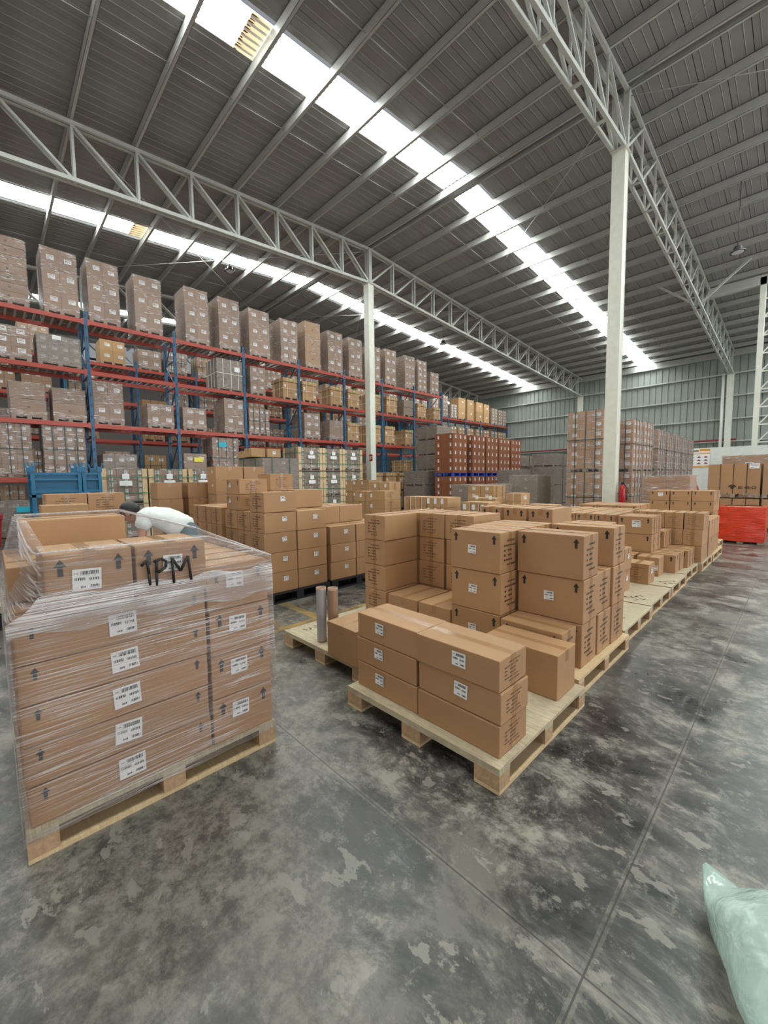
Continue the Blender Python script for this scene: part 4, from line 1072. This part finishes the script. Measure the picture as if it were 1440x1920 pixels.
for i in range(2): stack(f'of the low run beyond it, {("third", "fourth")[i]}', -1.66, -1.13, 7.38 + i * .27, 7.64 + i * .27, .131, .26, 1, G4, tape='X', arrows=('-Y',), text=('+X',), **kk)
for i in range(4): stack(f'at floor level under the raised pair, {ORD[i]} along', -2.25, -1.73, 6.83 + i * .27, 7.09 + i * .27, .131, .26, 1, G4, tape='X', **kk)
for i in range(2):
    stack(f'of the raised labelled pair mid aisle, {("front", "rear")[i]} side', -1.93, -1.48, 6.84 + i * .27, 7.10 + i * .27, .392, .26, 2, G4, tape='X', arrows=('-Y',), text=('+X',), lab=('-Y', .02, .15) if i == 0 else None, labl=(1,), lw=.11, **kk)
for i in range(2): stack(f'raised one step beyond the labelled pair, {("nearer", "farther")[i]}', -1.80, -1.44, 7.42 + i * .25, 7.66 + i * .25, .392, .26, 1, G4, tape='X', arrows=('-Y',), text=('+X',), **kk)
for i in range(4):
    xa = -1.04 - .258 * (i + 1)
    stack(f'of the three-high wall facing the aisle row, {ORD[i]} column from the aisle', xa, xa + .254, 7.955, 8.47, .131, .26, 3, 'cartons of the three-high wall', tape='Y', text=('-Y',), faded=True, **kk)
for i in range(4):
    xa = -1.04 - .37 * (i // 2 + 1); ya = 8.62 + (i % 2) * .62
    stack(f'of the pile past the three-high wall, {("aisle", "inner")[i // 2]} side, {("near", "far")[i % 2]} column', xa, xa + .36, ya, ya + .55, .131, .31, 2, 'cartons past the three-high wall', tape='X', lab=('-Y', .05, .2), labl=(1,), lw=.1, **kk)
for i in range(3):
    for j in range(2):
        xa = -2.30 + .37 * i; stack(f'of the high triple wall, {("inner", "middle", "aisle")[i]} column, {("front", "rear")[j]} row', xa, xa + .36, 10.30 + j * .37, 10.66 + j * .37, .131, .213, 5, 'cartons of the high triple wall', tape='X', arrows=('-Y',), lab=('-Y', .02, .13) if (i, j) == (0, 0) else None, labl=(4,), lw=.09, **kk)
# inner rows, tops visible
for i in range(4):
    for j in range(3):
        xa = -3.2 + .30 * i; ya = 6.96 + j * .55
        if xa > -2.3: continue
        stack(f'of the mid-hall block, {ORD[i]} file, {ORD[j]} rank', xa, xa + .295, ya, ya + .53, .131, .26, 3, 'cartons of the mid-hall block', tape='Y', arrows=('-Y',), text=(), **kk)
for i in range(3):
    for j in range(2):
        xa = -3.25 + .36 * i; ya = 8.85 + j * .5
        stack(f'of the rear block beside the pile, {ORD[i]} file, {ORD[j]} rank', xa, xa + .35, ya, ya + .48, .131, .27, 3, 'cartons of the rear block', tape='X', arrows=('-Y',), **kk)
pallet(-3.3, -2.2, 9.3, 10.3, 'inner row pallet under the rear block', group=IG)

# ---------------------------------------------------------------- stepped pile on black pallets
BG = 'black plastic pallets'
pallet(-5.53, -4.40, 2.31, 3.24, 'black plastic pallet under the nearer half of the stepped pile', 'black', .128, BG)
pallet(-5.53, -4.40, 3.28, 4.25, 'black plastic pallet under the farther half of the stepped pile', 'black', .128, BG)
pallet(-6.78, -5.64, 2.31, 3.24, 'black plastic pallet under the pile by the stooping man', 'black', .148, BG)
G5 = 'cartons of the stepped pile'; hh = .2475
for i in range(3):
    xa = -4.43 - .365 * (i + 1)
    for j in range(2):
        w = dict(text=('-Y',), tape='Y')
        if i == 0: w['lab'] = ('+X', .05, .16)
        stack(f'of the stepped pile on black pallets, {("front", "middle", "inner")[i]} file, {("near", "second")[j]} column', xa, xa + .362, 2.32 + j * .456, 2.77 + j * .456, .131, hh, 4, G5, lw=.065, **w, **kk)
        n = 3 if i == 0 else 4
        stack(f'of the stepped pile on black pallets, {("front", "middle", "inner")[i]} file, {("third", "last")[j]} column', xa, xa + .362, 3.29 + j * .456, 3.74 + j * .456, .131, hh, n, G5, lw=.065, **w, **kk)
stack('sitting on the front near corner of the stepped pile', -4.80, -4.43, 2.33, 2.78, 1.123, hh, 1, 'boxes on the stepped pile', text=('-Y',), tape='Y', lab=('+X', .03, .16), lw=.065)
stack('sitting on the stepped pile right behind the corner box', -5.28, -4.9, 3.03, 3.5, 1.123, .255, 1, 'boxes on the stepped pile', tape='Y')
stack('of the pair raised on the inner end of the stepped pile', -5.50, -5.10, 2.34, 2.74, 1.123, .207, 2, 'boxes on the stepped pile', arrows=('-Y',), text=('+X',), tape='X', lab=('-Y', -.08, .12), lw=.06)
for i in range(3):
    xa = -5.67 - .365 * (i + 1)
    for j in range(2): stack(f'of the end-on block next to the man, {ORD[i]} file, {("near", "rear")[j]} column', xa, xa + .362, 2.32 + j * .456, 2.77 + j * .456, .151, hh, 4, 'cartons next to the man', text=('-Y',), tape='Y', **kk)
stack('of the taller column behind the block next to the man', -6.42, -6.0, 3.28, 3.7, .0, .27, 6, 'cartons behind the man', tape='X', text=('+X',), **kk)
for i, (ya, yb) in enumerate(((2.16, 2.58), (2.68, 3.07))):
    stack(f'of the {("left", "right")[i]} plain stack in front of the timber crates', -8.45, -8.0, ya, yb, 0, .30, 5, 'plain stacks before the crates', tape='X', mat='kraft', **kk)
for i, (ya, yb) in enumerate(((3.0, 3.53), (3.55, 3.98))):
    stack(f'of the tall plain stack in front of the strapped load, {("nearer", "farther")[i]} column', -7.9, -7.5, ya, yb, 0, .255, 7, 'tall plain stacks before the strapped load', tape='X', arrows=(), lab=('-Y', .05, .16), lw=.05, **kk)
# big cartons behind the wrapped pallet
for i, (ya, yb) in enumerate(((.47, .855), (.86, 1.245))):
    stack(f'of the printed stack left of the man, {("farther from", "nearer to")[i]} him', -6.55, -6.0, ya, yb, .131, .25, 5, 'printed stacks left of the man', tape='Y', text=('+X',), faded=False, **kk)
pallet(-6.7, -5.95, .4, 1.3, 'wooden pallet under the printed stacks left of the man', group='small pallets behind the wrapped load')
stack('of the low pile before the printed stacks', -5.75, -5.4, .38, .78, .0, .256, 5, 'printed stacks left of the man', tape='Y', **kk)

# ---------------------------------------------------------------- mid-hall cartons with white straps and others
def block(desc, x0, x1, y0, y1, ztop, nx, ny, h, group, z0=.131, white=None, mat='kraft_gold', arrows=(), text=(), tape=None):
    n = max(1, int(round((ztop - z0) / h))); h = (ztop - z0) / n; c = 0
    for i in range(nx):
        for j in range(ny):
            xa = x0 + (x1 - x0) * i / nx; ya = y0 + (y1 - y0) * j / ny; c += 1
            pos = f'{ORD[i]} file' + (f', {ORD[j]} rank' if ny > 1 else '')
            stack(f'of {desc}, {pos}', xa, xa + (x1 - x0) / nx - .006, ya, ya + (y1 - y0) / ny - .006, z0, h, n, group, mat=mat, arrows=arrows, text=text, tape=tape, bev=0, jit=.003, white=white, adj='brown')


wl = (('-Y', .04, .13, .07, .08, 'label'),)
xl = (('+X', .0, .13, .1, .09, 'label'),)
FG = 'small floor cartons mid hall'
pallet(-7.15, -6.0, 5.85, 6.75, 'pallet beneath the tape-striped carton pile mid hall', group='mid-hall pallets')
block('the tape-striped pile mid hall', -7.13, -6.42, 6.0, 6.4, 1.25, 2, 1, .22, FG, white=wl, tape='Y')
block('the column beside the tape-striped pile', -6.40, -6.0, 5.87, 6.22, 1.27, 1, 1, .2, FG, text=('+X',), tape='X')
block('the higher pile behind the tape-striped one', -7.73, -7.0, 7.0, 7.4, 1.44, 2, 1, .22, FG, white=wl, text=('+X',), tape='X')
block('the long high pile before the pale column', -9.95, -8.85, 8.0, 8.45, 1.5, 3, 1, .32, FG, white=(('-Y', -.12, .25, .07, .08, 'label'),), tape='Y')
pallet(-6.1, -4.85, 6.48, 7.4, 'pallet beneath the white-tied narrow cartons', group='mid-hall pallets')
block('the white-tied narrow run', -6.06, -5.42, 6.5, 6.95, 1.13, 4, 1, .2, FG, white=(('-Y', -.045, .1, .012, .2, 'white_strap'),))
block('the white-labelled narrow run beside it', -5.41, -4.87, 6.5, 6.95, 1.13, 3, 1, .2, FG, white=(('-Y', -.05, .12, .07, .11, 'label'),))
block('the flat pile of two-tone boxes behind', -5.12, -4.46, 7.6, 8.0, 1.08, 2, 1, .12, FG, white=wl)
block('the higher boxy pile behind the narrow runs', -5.70, -4.98, 8.4, 8.95, 1.33, 2, 2, .18, FG, white=(('-Y', 0, .1, .08, .07, 'label'),), text=('+X',))
block('the low white-tied run next to the corner wall', -4.53, -3.95, 6.5, 6.9, 1.06, 3, 1, .17, FG, white=(('-Y', -.04, .09, .07, .1, 'label'), ('-Y', .08, .09, .01, .16, 'white_strap')))
block('the five-box run with white ends', -3.94, -3.36, 6.3, 6.75, .99, 4, 1, .17, FG, white=(('-Y', .03, .09, .06, .08, 'label'),))
block('the smallest white-ended run', -3.75, -3.3, 5.5, 5.9, .90, 3, 1, .15, FG, white=(('-Y', .03, .08, .06, .07, 'label'),))
block('the small tied stack by the draped load', -4.45, -4.1, 8.0, 8.4, 1.18, 1, 1, .17, FG, white=(('-Y', 0, .08, .012, .16, 'white_strap'), ('+X', 0, .08, .1, .08, 'label')))
block('the odd low pair by the tied stack', -4.05, -3.45, 8.1, 8.5, .95, 2, 1, .2, FG, white=wl)
block('the stepped boxes near the black pallets end', -6.2, -5.2, 5.0, 5.5, .72, 3, 1, .2, FG)
for i, (a, b, c, d) in enumerate(((-7.75, -6.98, 6.98, 7.9), (-10.0, -8.8, 7.95, 9.0), (-4.55, -3.3, 6.25, 7.2), (-5.75, -4.4, 7.58, 9.0), (-4.5, -3.4, 7.95, 8.9))):
    pallet(a, b, c, d, f'{("wooden pallet under the higher striped pile", "wooden pallet under the long high pile", "wooden pallet under the white-ended runs", "wooden pallet under the boxy pile", "wooden pallet under the small tied stack")[i]}', group='mid-hall pallets')
pallet(-3.8, -3.28, 5.45, 6.1, 'short wooden pallet under the smallest run', group='mid-hall pallets'); pallet(-6.25, -5.2, 4.95, 5.7, 'wooden pallet under the stepped boxes', group='mid-hall pallets')

# ---------------------------------------------------------------- wrapped pallet in the near corner ("1PM")
pallet(-3.20, -2.055, .02, 1.10, 'raw timber pallet under the big film-wrapped load marked 1PM', 'ply', .13, 'plywood pallets near the camera')
G6 = 'cartons wrapped on the 1PM pallet'
k6 = dict(arrows=('+X',), tape='Y', jit=.003)
stack('of the long arrow-marked ones facing the aisle on the 1PM pallet', -2.45, -2.07, .03, .75, .131, .1665, 5, G6, lab=('+X', .0, .085), lw=.105, **k6)
stack('of the shorter file at the far side of the 1PM pallet', -2.45, -2.07, .757, 1.095, .131, .236, 4, G6, lab=('+X', -.02, .15), lw=.092, **k6)
stack('raised on the 1PM load at its outer corner', -2.43, -2.07, .135, .446, .966, .254, 1, G6, lab=('+X', -.015, .135), lw=.10, arrows=('+X',), tape='X', jit=.002)
stack('raised on the 1PM load, behind most of the black lettering', -2.43, -2.07, .450, .762, .966, .254, 1, G6, lab=('+X', .0, .155), lw=.085, arrows=('+X',), tape='X', jit=.002)
stack('of the middle long file on the 1PM pallet', -2.83, -2.46, .03, .75, .131, .1665, 6, G6, tape='Y', jit=.003)
stack('of the back long file on the 1PM pallet', -3.19, -2.84, .03, .75, .131, .1665, 6, G6, tape='Y', jit=.003)
stack('of the middle file at the far side of the 1PM pallet', -2.83, -2.46, .757, 1.095, .131, .236, 4, G6, tape='Y', jit=.003)
stack('of the back file at the far side of the 1PM pallet', -3.19, -2.84, .757, 1.095, .131, .236, 4, G6, tape='Y', jit=.003)
stack('plain and unprinted, loose on top of the 1PM load', -3.19, -2.92, .105, .60, 1.131, .175, 1, G6, tape='Y', jit=.0)
loops = [[(-2.052, .012, .085), (-2.05, .755, .085), (-2.05, 1.112, .085), (-3.215, 1.112, .085), (-3.215, .6, .085), (-3.215, .012, .085), (-2.9, .012, .085)],
         [(-2.048, .010, .50), (-2.044, .755, .50), (-2.048, 1.114, .50), (-3.218, 1.114, .50), (-3.218, .6, .50), (-3.218, .010, .50), (-2.9, .010, .50)],
         [(-2.050, .012, .968), (-2.048, .757, .90), (-2.050, 1.112, .90), (-3.215, 1.112, .90), (-3.215, .6, .968), (-3.215, .012, .968), (-2.9, .012, .968)],
         [(-2.052, .112, 1.08), (-2.050, .77, 1.05), (-2.052, 1.112, 1.0), (-3.215, 1.112, 1.0), (-3.215, .6, 1.10), (-3.215, .045, 1.13), (-2.92, .045, 1.13)],
         [(-2.054, .120, 1.228), (-2.052, .775, 1.228), (-2.055, 1.11, 1.085), (-3.215, 1.112, 1.15), (-3.215, .62, 1.315), (-3.215, .09, 1.315), (-2.91, .09, 1.318)],
         [(-2.12, .150, 1.234), (-2.10, .75, 1.234), (-2.14, 1.07, 1.092), (-3.17, 1.08, 1.165), (-3.17, .62, 1.33), (-3.17, .12, 1.322), (-2.95, .13, 1.324)]]
rnd = random.Random(11); m1 = MB(); R = []; KS = 7
for li in range(len(loops) - 1):
    sub = (8, 8, 3, 4, 1)[li]
    for s_ in range(sub + (1 if li == len(loops) - 2 else 0)):
        f = s_ / sub; ring = []
        for i in range(7):
            a0, a1 = Vector(loops[li][i]), Vector(loops[li + 1][i]); b0, b1 = Vector(loops[li][(i + 1) % 7]), Vector(loops[li + 1][(i + 1) % 7])
            A, B_ = a0.lerp(a1, f), b0.lerp(b1, f)
            for k in range(KS):
                q = A.lerp(B_, k / KS); am = .0025 if k else .001
                ring.append((q.x + rnd.uniform(-am, am), q.y + rnd.uniform(-am, am), q.z + rnd.uniform(-.003, .003)))
        R.append(ring)
m1.ring(R, 'film', cap=False, smooth=True)
fo = m1.build('stretch_film'); tag(fo, 'clear stretch film wrapped round the 1PM carton load, gathered at its corners', 'plastic film')
# gathered, twisted folds of film between the back box and the raised front box, and the rolled top edge
m1 = MB()
for i in range(9):
    t0 = i / 8; a = Vector((-2.92, .10, 1.31 - .22 * t0)); b = Vector((-2.06, .125, 1.225 - .22 * t0)); prev = None
    for k in range(9):
        q = a.lerp(b, k / 8); q.z -= .05 * math.sin(PI * k / 8) * (1 + .4 * math.sin(i * 2)); q.y -= .0 + .012 * math.sin(i * 1.7) * math.sin(PI * k / 8)
        if prev is not None: m1.tube(prev, q, .0022 + .002 * (i % 3 == 0), 'film_fold' if 'film_fold' in M else 'film', 5, cap=False)
        prev = q
M['film_fold'] = film('gathered_film', (0.86, 0.84, 0.83), 0.35, 0.5, 0.15, (40, 40, 3))
o = m1.build('film_fold', fo)
for sl in range(len(o.data.materials)): o.data.materials[sl] = M['film_fold']
m1 = MB()
for p0, p1, r in (((-3.2, .62, 1.318), (-3.2, 1.11, 1.155), .008), ((-3.2, 1.11, 1.155), (-2.06, 1.113, 1.088), .004), ((-2.06, 1.113, 1.088), (-2.055, .775, 1.230), .003), ((-2.055, .775, 1.231), (-2.056, .12, 1.231), .003), ((-3.2, .1, 1.32), (-3.2, .62, 1.32), .005)):
    m1.tube(p0, p1, r, 'film_fold', 6)
m1.build('rolled_edge', fo)
# overlapping wraps bunched where the load steps in, whitened for their gleam
R = []
for k in range(7):
    z = .915 + .15 * k / 6; y0 = .012 + .1 * max(0, k - 2) / 4; w = .003 + .006 * math.sin(PI * k / 6)
    R.append([(-2.046 + w, y0 + (1.108 - y0) * i / 24, z + .012 * math.sin(i * .9 + k) - .03 * i / 24 + rnd.uniform(-.002, .002)) for i in range(25)])
m1 = MB(); m1.ring(R, M['film_band'], cap=False, closed=False); m1.build('film_overlap', fo)
# marker lettering on the film
m1 = MB()
def stroke(pts, w=.012):
    for a, b in zip(pts[:-1], pts[1:]): m1.tube((-2.043, a[0], a[1]), (-2.043, b[0], b[1]), w / 2, 'ink', 6)
stroke([(.468, 1.128), (.492, 1.152), (.498, 1.09), (.500, 1.036)], .013)
stroke([(.532, 1.145), (.530, 1.09), (.527, 1.030)], .013); stroke([(.520, 1.140), (.552, 1.150), (.572, 1.135), (.568, 1.108), (.535, 1.088)], .013)
stroke([(.600, 1.028), (.598, 1.145), (.632, 1.082), (.668, 1.147), (.678, 1.03)], .013)
o = m1.build('marker_lettering', fo); o.scale.x = 1.0; o['label'] = 'black marker text reading 1PM'

# ---------------------------------------------------------------- stooping man
def skin(name, pts, edges, mat, parent, loc, sub=2, root=0):
    me = bpy.data.meshes.new(name); me.from_pydata([p[:3] for p in pts], edges, []); me.update()
    o = put(name, me, parent, loc); me.materials.append(M[mat])
    md = o.modifiers.new('skin', 'SKIN'); md.use_smooth_shade = True; md.branch_smoothing = .4
    for i, p in enumerate(pts): sv = me.skin_vertices[0].data[i]; sv.radius = (p[3], p[4] if len(p) > 4 else p[3]); sv.use_root = (i == root)
    ss = o.modifiers.new('sub', 'SUBSURF'); ss.levels = sub; ss.render_levels = sub
    return o


# local frame: +x = the way he faces, y = his left, z up; feet on the floor
man = empty('person', (-4.86, 1.62, 0), math.atan2(-.69, -.72))
tag(man, 'man in a white T-shirt and grey-blue jeans bending forward over the cartons', 'person')
body = [(-.03, 0, .90, .085, .085), (.10, 0, 1.00, .09, .085), (.25, 0, 1.08, .11, .09), (.40, 0, 1.14, .105, .09), (.50, 0, 1.165, .055), (.575, 0, 1.165, .055),
        (-.03, .09, .82, .075), (.02, .10, .50, .062), (-.04, .11, .09, .045), (-.03, -.09, .82, .075), (.10, -.11, .50, .062), (.03, -.12, .09, .045),
        (.42, .17, 1.12, .055), (.42, .21, .88, .043), (.60, .17, .74, .034), (.66, .16, .70, .028), (.42, -.17, 1.12, .055), (.38, -.22, .87, .043), (.54, -.17, .73, .034), (.60, -.15, .69, .028)]
be = [(0, 1), (1, 2), (2, 3), (3, 4), (4, 5), (0, 6), (6, 7), (7, 8), (0, 9), (9, 10), (10, 11), (3, 12), (12, 13), (13, 14), (14, 15), (3, 16), (16, 17), (17, 18), (18, 19)]
skin('body', body, be, 'skin', man, (0, 0, 0))
# head: a shaped ellipsoid with brow, nose, chin; face turned down and forward
def ell(m1, c, rx, ry, rz, mat, rot=0.0, n=20, mfun=None, zmin=-1.0, zmax=1.0):
    R = []
    for i in range(n + 1):
        w = zmin + (zmax - zmin) * i / n; th = math.asin(max(-1, min(1, w))); row = []
        for j in range(n * 2):
            a = PI * j / n; x, y, z = math.cos(th) * math.cos(a), math.cos(th) * math.sin(a), math.sin(th)
            if mfun: x, y, z = mfun(x, y, z)
            x, y, z = x * rx, y * ry, z * rz; X, Z = x * math.cos(rot) + z * math.sin(rot), -x * math.sin(rot) + z * math.cos(rot)
            row.append((c[0] + X, c[1] + y, c[2] + Z))
        R.append(row)
    m1.ring(R, mat, cap=True)


def headf(x, y, z):
    if z < 0: k = 1 + z * .28; y *= k; x = x * (1 + z * .12) + (-z) * .10                 # jaw narrows and comes forward
    if x > .7 and abs(y) < .25 and -.35 < z < .15: x += .16 * (1 - abs(y) / .25) * (1 - abs(z + .15) / .35 if abs(z + .15) < .35 else 0)
    if x > .6 and abs(abs(y) - .35) < .15 and abs(z - .08) < .10: x -= .06
    return x, y, z


HC = (.665, 0, 1.150); tilt = 1.15
m1 = MB(); ell(m1, HC, .098, .078, .118, 'skin', tilt, 24, headf); hd = m1.build('head', man)
def hp(x, y, z): return (HC[0] + x * math.cos(tilt) + z * math.sin(tilt), HC[1] + y, HC[2] - x * math.sin(tilt) + z * math.cos(tilt))
m1 = MB()
for s in (-1, 1): m1.ring([[hp(.0 + .018 * math.cos(a) * q, s * (.078 + w), -.01 + .032 * math.sin(a) * q) for a in [2 * PI * i / 12 for i in range(12)]] for q, w in ((.7, -.006), (1, .006), (.8, .014), (.3, .008))], 'skin')
m1.build('ear', hd)
m1 = MB(); m1.tube(hp(.098, -.022, -.062), hp(.098, .022, -.062), .006, 'tape', 6); m1.build('mouth', hd)
m1 = MB()
for s in (-1, 1): m1.tube(hp(.088, s * .018, .018), hp(.086, s * .042, .016), .006, 'hair', 6); m1.tube(hp(.092, s * .012, .036), hp(.086, s * .046, .036), .0045, 'hair', 6)
m1.build('eyes_and_brows', hd)
def hairf(x, y, z):
    j = .025 * math.sin(x * 23 + y * 17 + z * 31); return x * (1 + j), y * (1 + j), z * (1 + j)
m1 = MB(); ell(m1, hp(-.026, 0, .030), .102, .090, .112, 'hair', tilt, 24, hairf)
for i in range(26): a = -1.2 + 2.4 * i / 25; m1.tube(hp(.05 * math.cos(a) + .02, .075 * math.sin(a), .10), hp(.078 * math.cos(a) + .018, .08 * math.sin(a), .055), .013, 'hair', 5, .004)
m1.build('hair', man)
shirt = [(.0, 0, .955, .150, .135), (.09, 0, 1.0, .165, .15), (.22, 0, 1.06, .165, .15), (.37, 0, 1.125, .15, .135), (.46, 0, 1.16, .10), (.52, 0, 1.17, .068),
         (.41, .165, 1.12, .098), (.43, .205, .95, .092), (.41, -.165, 1.12, .098), (.42, -.21, .95, .092)]
sh = skin('tshirt', shirt, [(0, 1), (1, 2), (2, 3), (3, 4), (4, 5), (3, 6), (6, 7), (3, 8), (8, 9)], 'shirt', man, (0, 0, 0))
tx = bpy.data.textures.new('folds', 'CLOUDS'); tx.noise_scale = .09
d = sh.modifiers.new('folds', 'DISPLACE'); d.texture = tx; d.strength = .06; d.mid_level = .5
skin('jeans', [(.12, 0, 1.02, .125, .115), (-.03, 0, .93, .155, .145), (-.08, 0, .84, .165, .150), (-.04, .095, .78, .105), (.02, .10, .50, .078), (-.03, .11, .10, .066), (-.04, -.095, .78, .105), (.10, -.11, .50, .078), (.03, -.12, .10, .066)],
     [(0, 1), (1, 2), (2, 3), (3, 4), (4, 5), (2, 6), (6, 7), (7, 8)], 'jeans', man, (0, 0, 0))
for s, x in ((1, -.04), (-1, .03)):
    m1 = MB(); m1.ring([[(x + a * .14 + .05, s * .115 + b * .05, z) for a, b in [(math.cos(2 * PI * i / 14), math.sin(2 * PI * i / 14)) for i in range(14)]] if z < .06 else [(x + a * .07, s * .115 + b * .045, z) for a, b in [(math.cos(2 * PI * i / 14), math.sin(2 * PI * i / 14)) for i in range(14)]] for z in (0, .03, .055, .09)], 'shoe'); m1.build('shoe', man)
for s, w in ((1, (.66, .16, .70)), (-1, (.60, -.15, .69))):       # hands: palm, four fingers of different lengths, thumb from the palm's side
    pts = [(w[0], w[1], w[2], .024, .015), (w[0] + .045, w[1] - .005 * s, w[2] - .035, .028, .013), (w[0] + .075, w[1] - .01 * s, w[2] - .06, .026, .012)]
    ed = [(0, 1), (1, 2)]
    for f, (dy, l) in enumerate(((-.027, .060), (-.009, .070), (.009, .066), (.027, .050))):
        i = len(pts); bx, by, bz = pts[2][:3]
        pts += [(bx + .012, by + dy, bz - .010, .0085), (bx + .012 + l * .55, by + dy * 1.1, bz - .012 - l * .45, .008), (bx + .010 + l * .70, by + dy * 1.1, bz - .02 - l * .95, .0068)]
        ed += [(2, i), (i, i + 1), (i + 1, i + 2)]
    i = len(pts); pts += [(w[0] + .03, w[1] - .035 * s, w[2] - .03, .011), (w[0] + .065, w[1] - .052 * s, w[2] - .055, .009), (w[0] + .09, w[1] - .050 * s, w[2] - .082, .0075)]
    ed += [(1, i), (i, i + 1), (i + 1, i + 2)]
    skin('hand', pts, ed, 'skin', man, (0, 0, 0), 1)

# carton he is working on
stack('the stooping man leans over, lower part hidden', -5.72, -5.34, .93, 1.3, .0, .31, 2, 'cartons by the man', tape='Y', white=(('T', 0, .0, .1, .07, 'label'),))

# ---------------------------------------------------------------- things at the picture's edges
t = empty('hand_pallet_dolly', (-5.95, -.27, 0)); tag(t, 'small wooden-topped dolly with a black wheel past the wrapped 1PM load', 'dolly')
m1 = MB(); m1.box(-.35, .35, -.32, .32, .20, .27, 'ply'); m1.build('platform', t)
for sx in (-.26, .26):
    for sy_ in (-.24, .24): m1 = MB(); m1.tube((sx - .025, sy_, .085), (sx + .025, sy_, .085), .08, 'black_plastic', 16); m1.box(sx - .04, sx + .04, sy_ - .03, sy_ + .03, .15, .2, 'lamp_metal'); m1.build('wheel', t)
t = empty('plastic_bin', (-13.9, -.15, 0)); tag(t, 'dark red plastic bin standing on the floor past the dolly', 'bin')
m1 = MB(); R = []
for z, s in ((0, .36), (.02, .37), (.65, .43), (.67, .46), (.72, .46), (.72, .42), (.1, .34)): R.append([(s * a, s * b * .8, z) for a, b in ((-1, -1), (1, -1), (1, 1), (-1, 1))])
m1.ring(R, 'red', smooth=False); m1.build('tub', t)
m1 = MB(); m1.box(-.47, .47, -.38, .38, .72, .76, 'red'); m1.build('lid', t)
load(XR, .05, .95, 0, 1.05, 'cartons', 'low grey load with a cyan edge sheet at the near bottom of the rack', 'floor loads under the near rack', cols=3, rows=3, mat='kraft_grey', flm='film_grey', extra=((.2, .62, .35, .16, 'cyan_label'),))

# translucent green bag lying at the right
m1 = MB(); R = []; nseg = 22; nr = 26
tip = Vector((-.175, 1.74, .12)); ax = Vector((.77, -.63, 0)).normalized(); side = Vector((-ax.y, ax.x, 0)); L = 1.0
rb = random.Random(4)
for i in range(nseg + 1):
    f = i / nseg; c = tip + ax * L * f; wv = .012 + .30 * (math.sin(min(1, f * 1.45) * PI / 2) ** .9) * (1 if f < .8 else (1 - (f - .8) * 2)); hv = .010 + .15 * math.sin(min(1, f * 2.6) * PI / 2)
    cz = max(hv * .95, .12 * (1 - f * 6)) if f < .16 else hv * .96
    row = []
    for j in range(nr):
        a = 2 * PI * j / nr; k = 1 + .07 * math.sin(a * 5 + f * 9) + rb.uniform(-.02, .02)
        p = c + side * wv * math.cos(a) * k; row.append((p.x, p.y, max(.004, cz + hv * math.sin(a) * k)))
    R.append(row)
m1.ring(R, 'bag'); o = m1.build('plastic_bag'); tag(o, 'pale green translucent plastic bag lying on the floor, tied corner pointing inward', 'bag')

# cartons the photograph shows nothing of (inside and behind the piles) stay as one mass that carries the others
HIDDEN = [i for a, b in [(25,26),(28,29),(50,52),(54,56),(58,60),(64,65),(75,78),(91,91),(94,95),(101,107),(110,117),(120,126),(130,131),(135,139),(141,142),(144,145),(147,148),(150,151),(153,154),(156,157),(159,160),(162,163),(165,166),(168,169),(171,172),(174,175),(177,178),(180,181),(183,184),(186,187),(203,203),(207,208),(211,213),(215,216),(219,219),(223,225),(227,233),(239,239),(243,247),(251,256),(259,261),(263,266),(269,269),(274,275),(279,282),(286,291),(293,296),(298,299),(303,306),(308,309),(313,314),(318,320),(324,328),(330,331),(336,336),(340,340),(344,346),(348,350),(353,355),(358,360),(363,365),(368,370),(373,375),(378,380),(383,389),(391,396),(399,402),(406,417),(420,423),(427,430),(432,435),(437,440),(442,480),(483,485),(487,489),(491,492),(494,499),(520,520),(523,525),(527,529),(532,533)] for i in range(a, b + 1)]
if HIDDEN:
    m1 = MB(); hid = [CARTS[i] for i in HIDDEN]; bpy.context.view_layer.update()
    for o in hid:
        me = o.data; b = len(m1.v); m1.v += [tuple(o.matrix_world @ v.co) for v in me.vertices]; ids = [m1.mi(x) for x in me.materials]
        for p in me.polygons: m1.f.append([b + i for i in p.vertices]); m1.m.append(ids[p.material_index]); m1.sm.append(False)
    for o in hid:
        for c in list(o.children): bpy.data.objects.remove(c)
        bpy.data.objects.remove(o)
    tag(m1.build('cardboard_carton_mass'), 'brown cartons packed inside and behind the visible floor piles', 'boxes', None, 'stuff')

print('cartons', NCART[0], 'objects', len(bpy.data.objects))
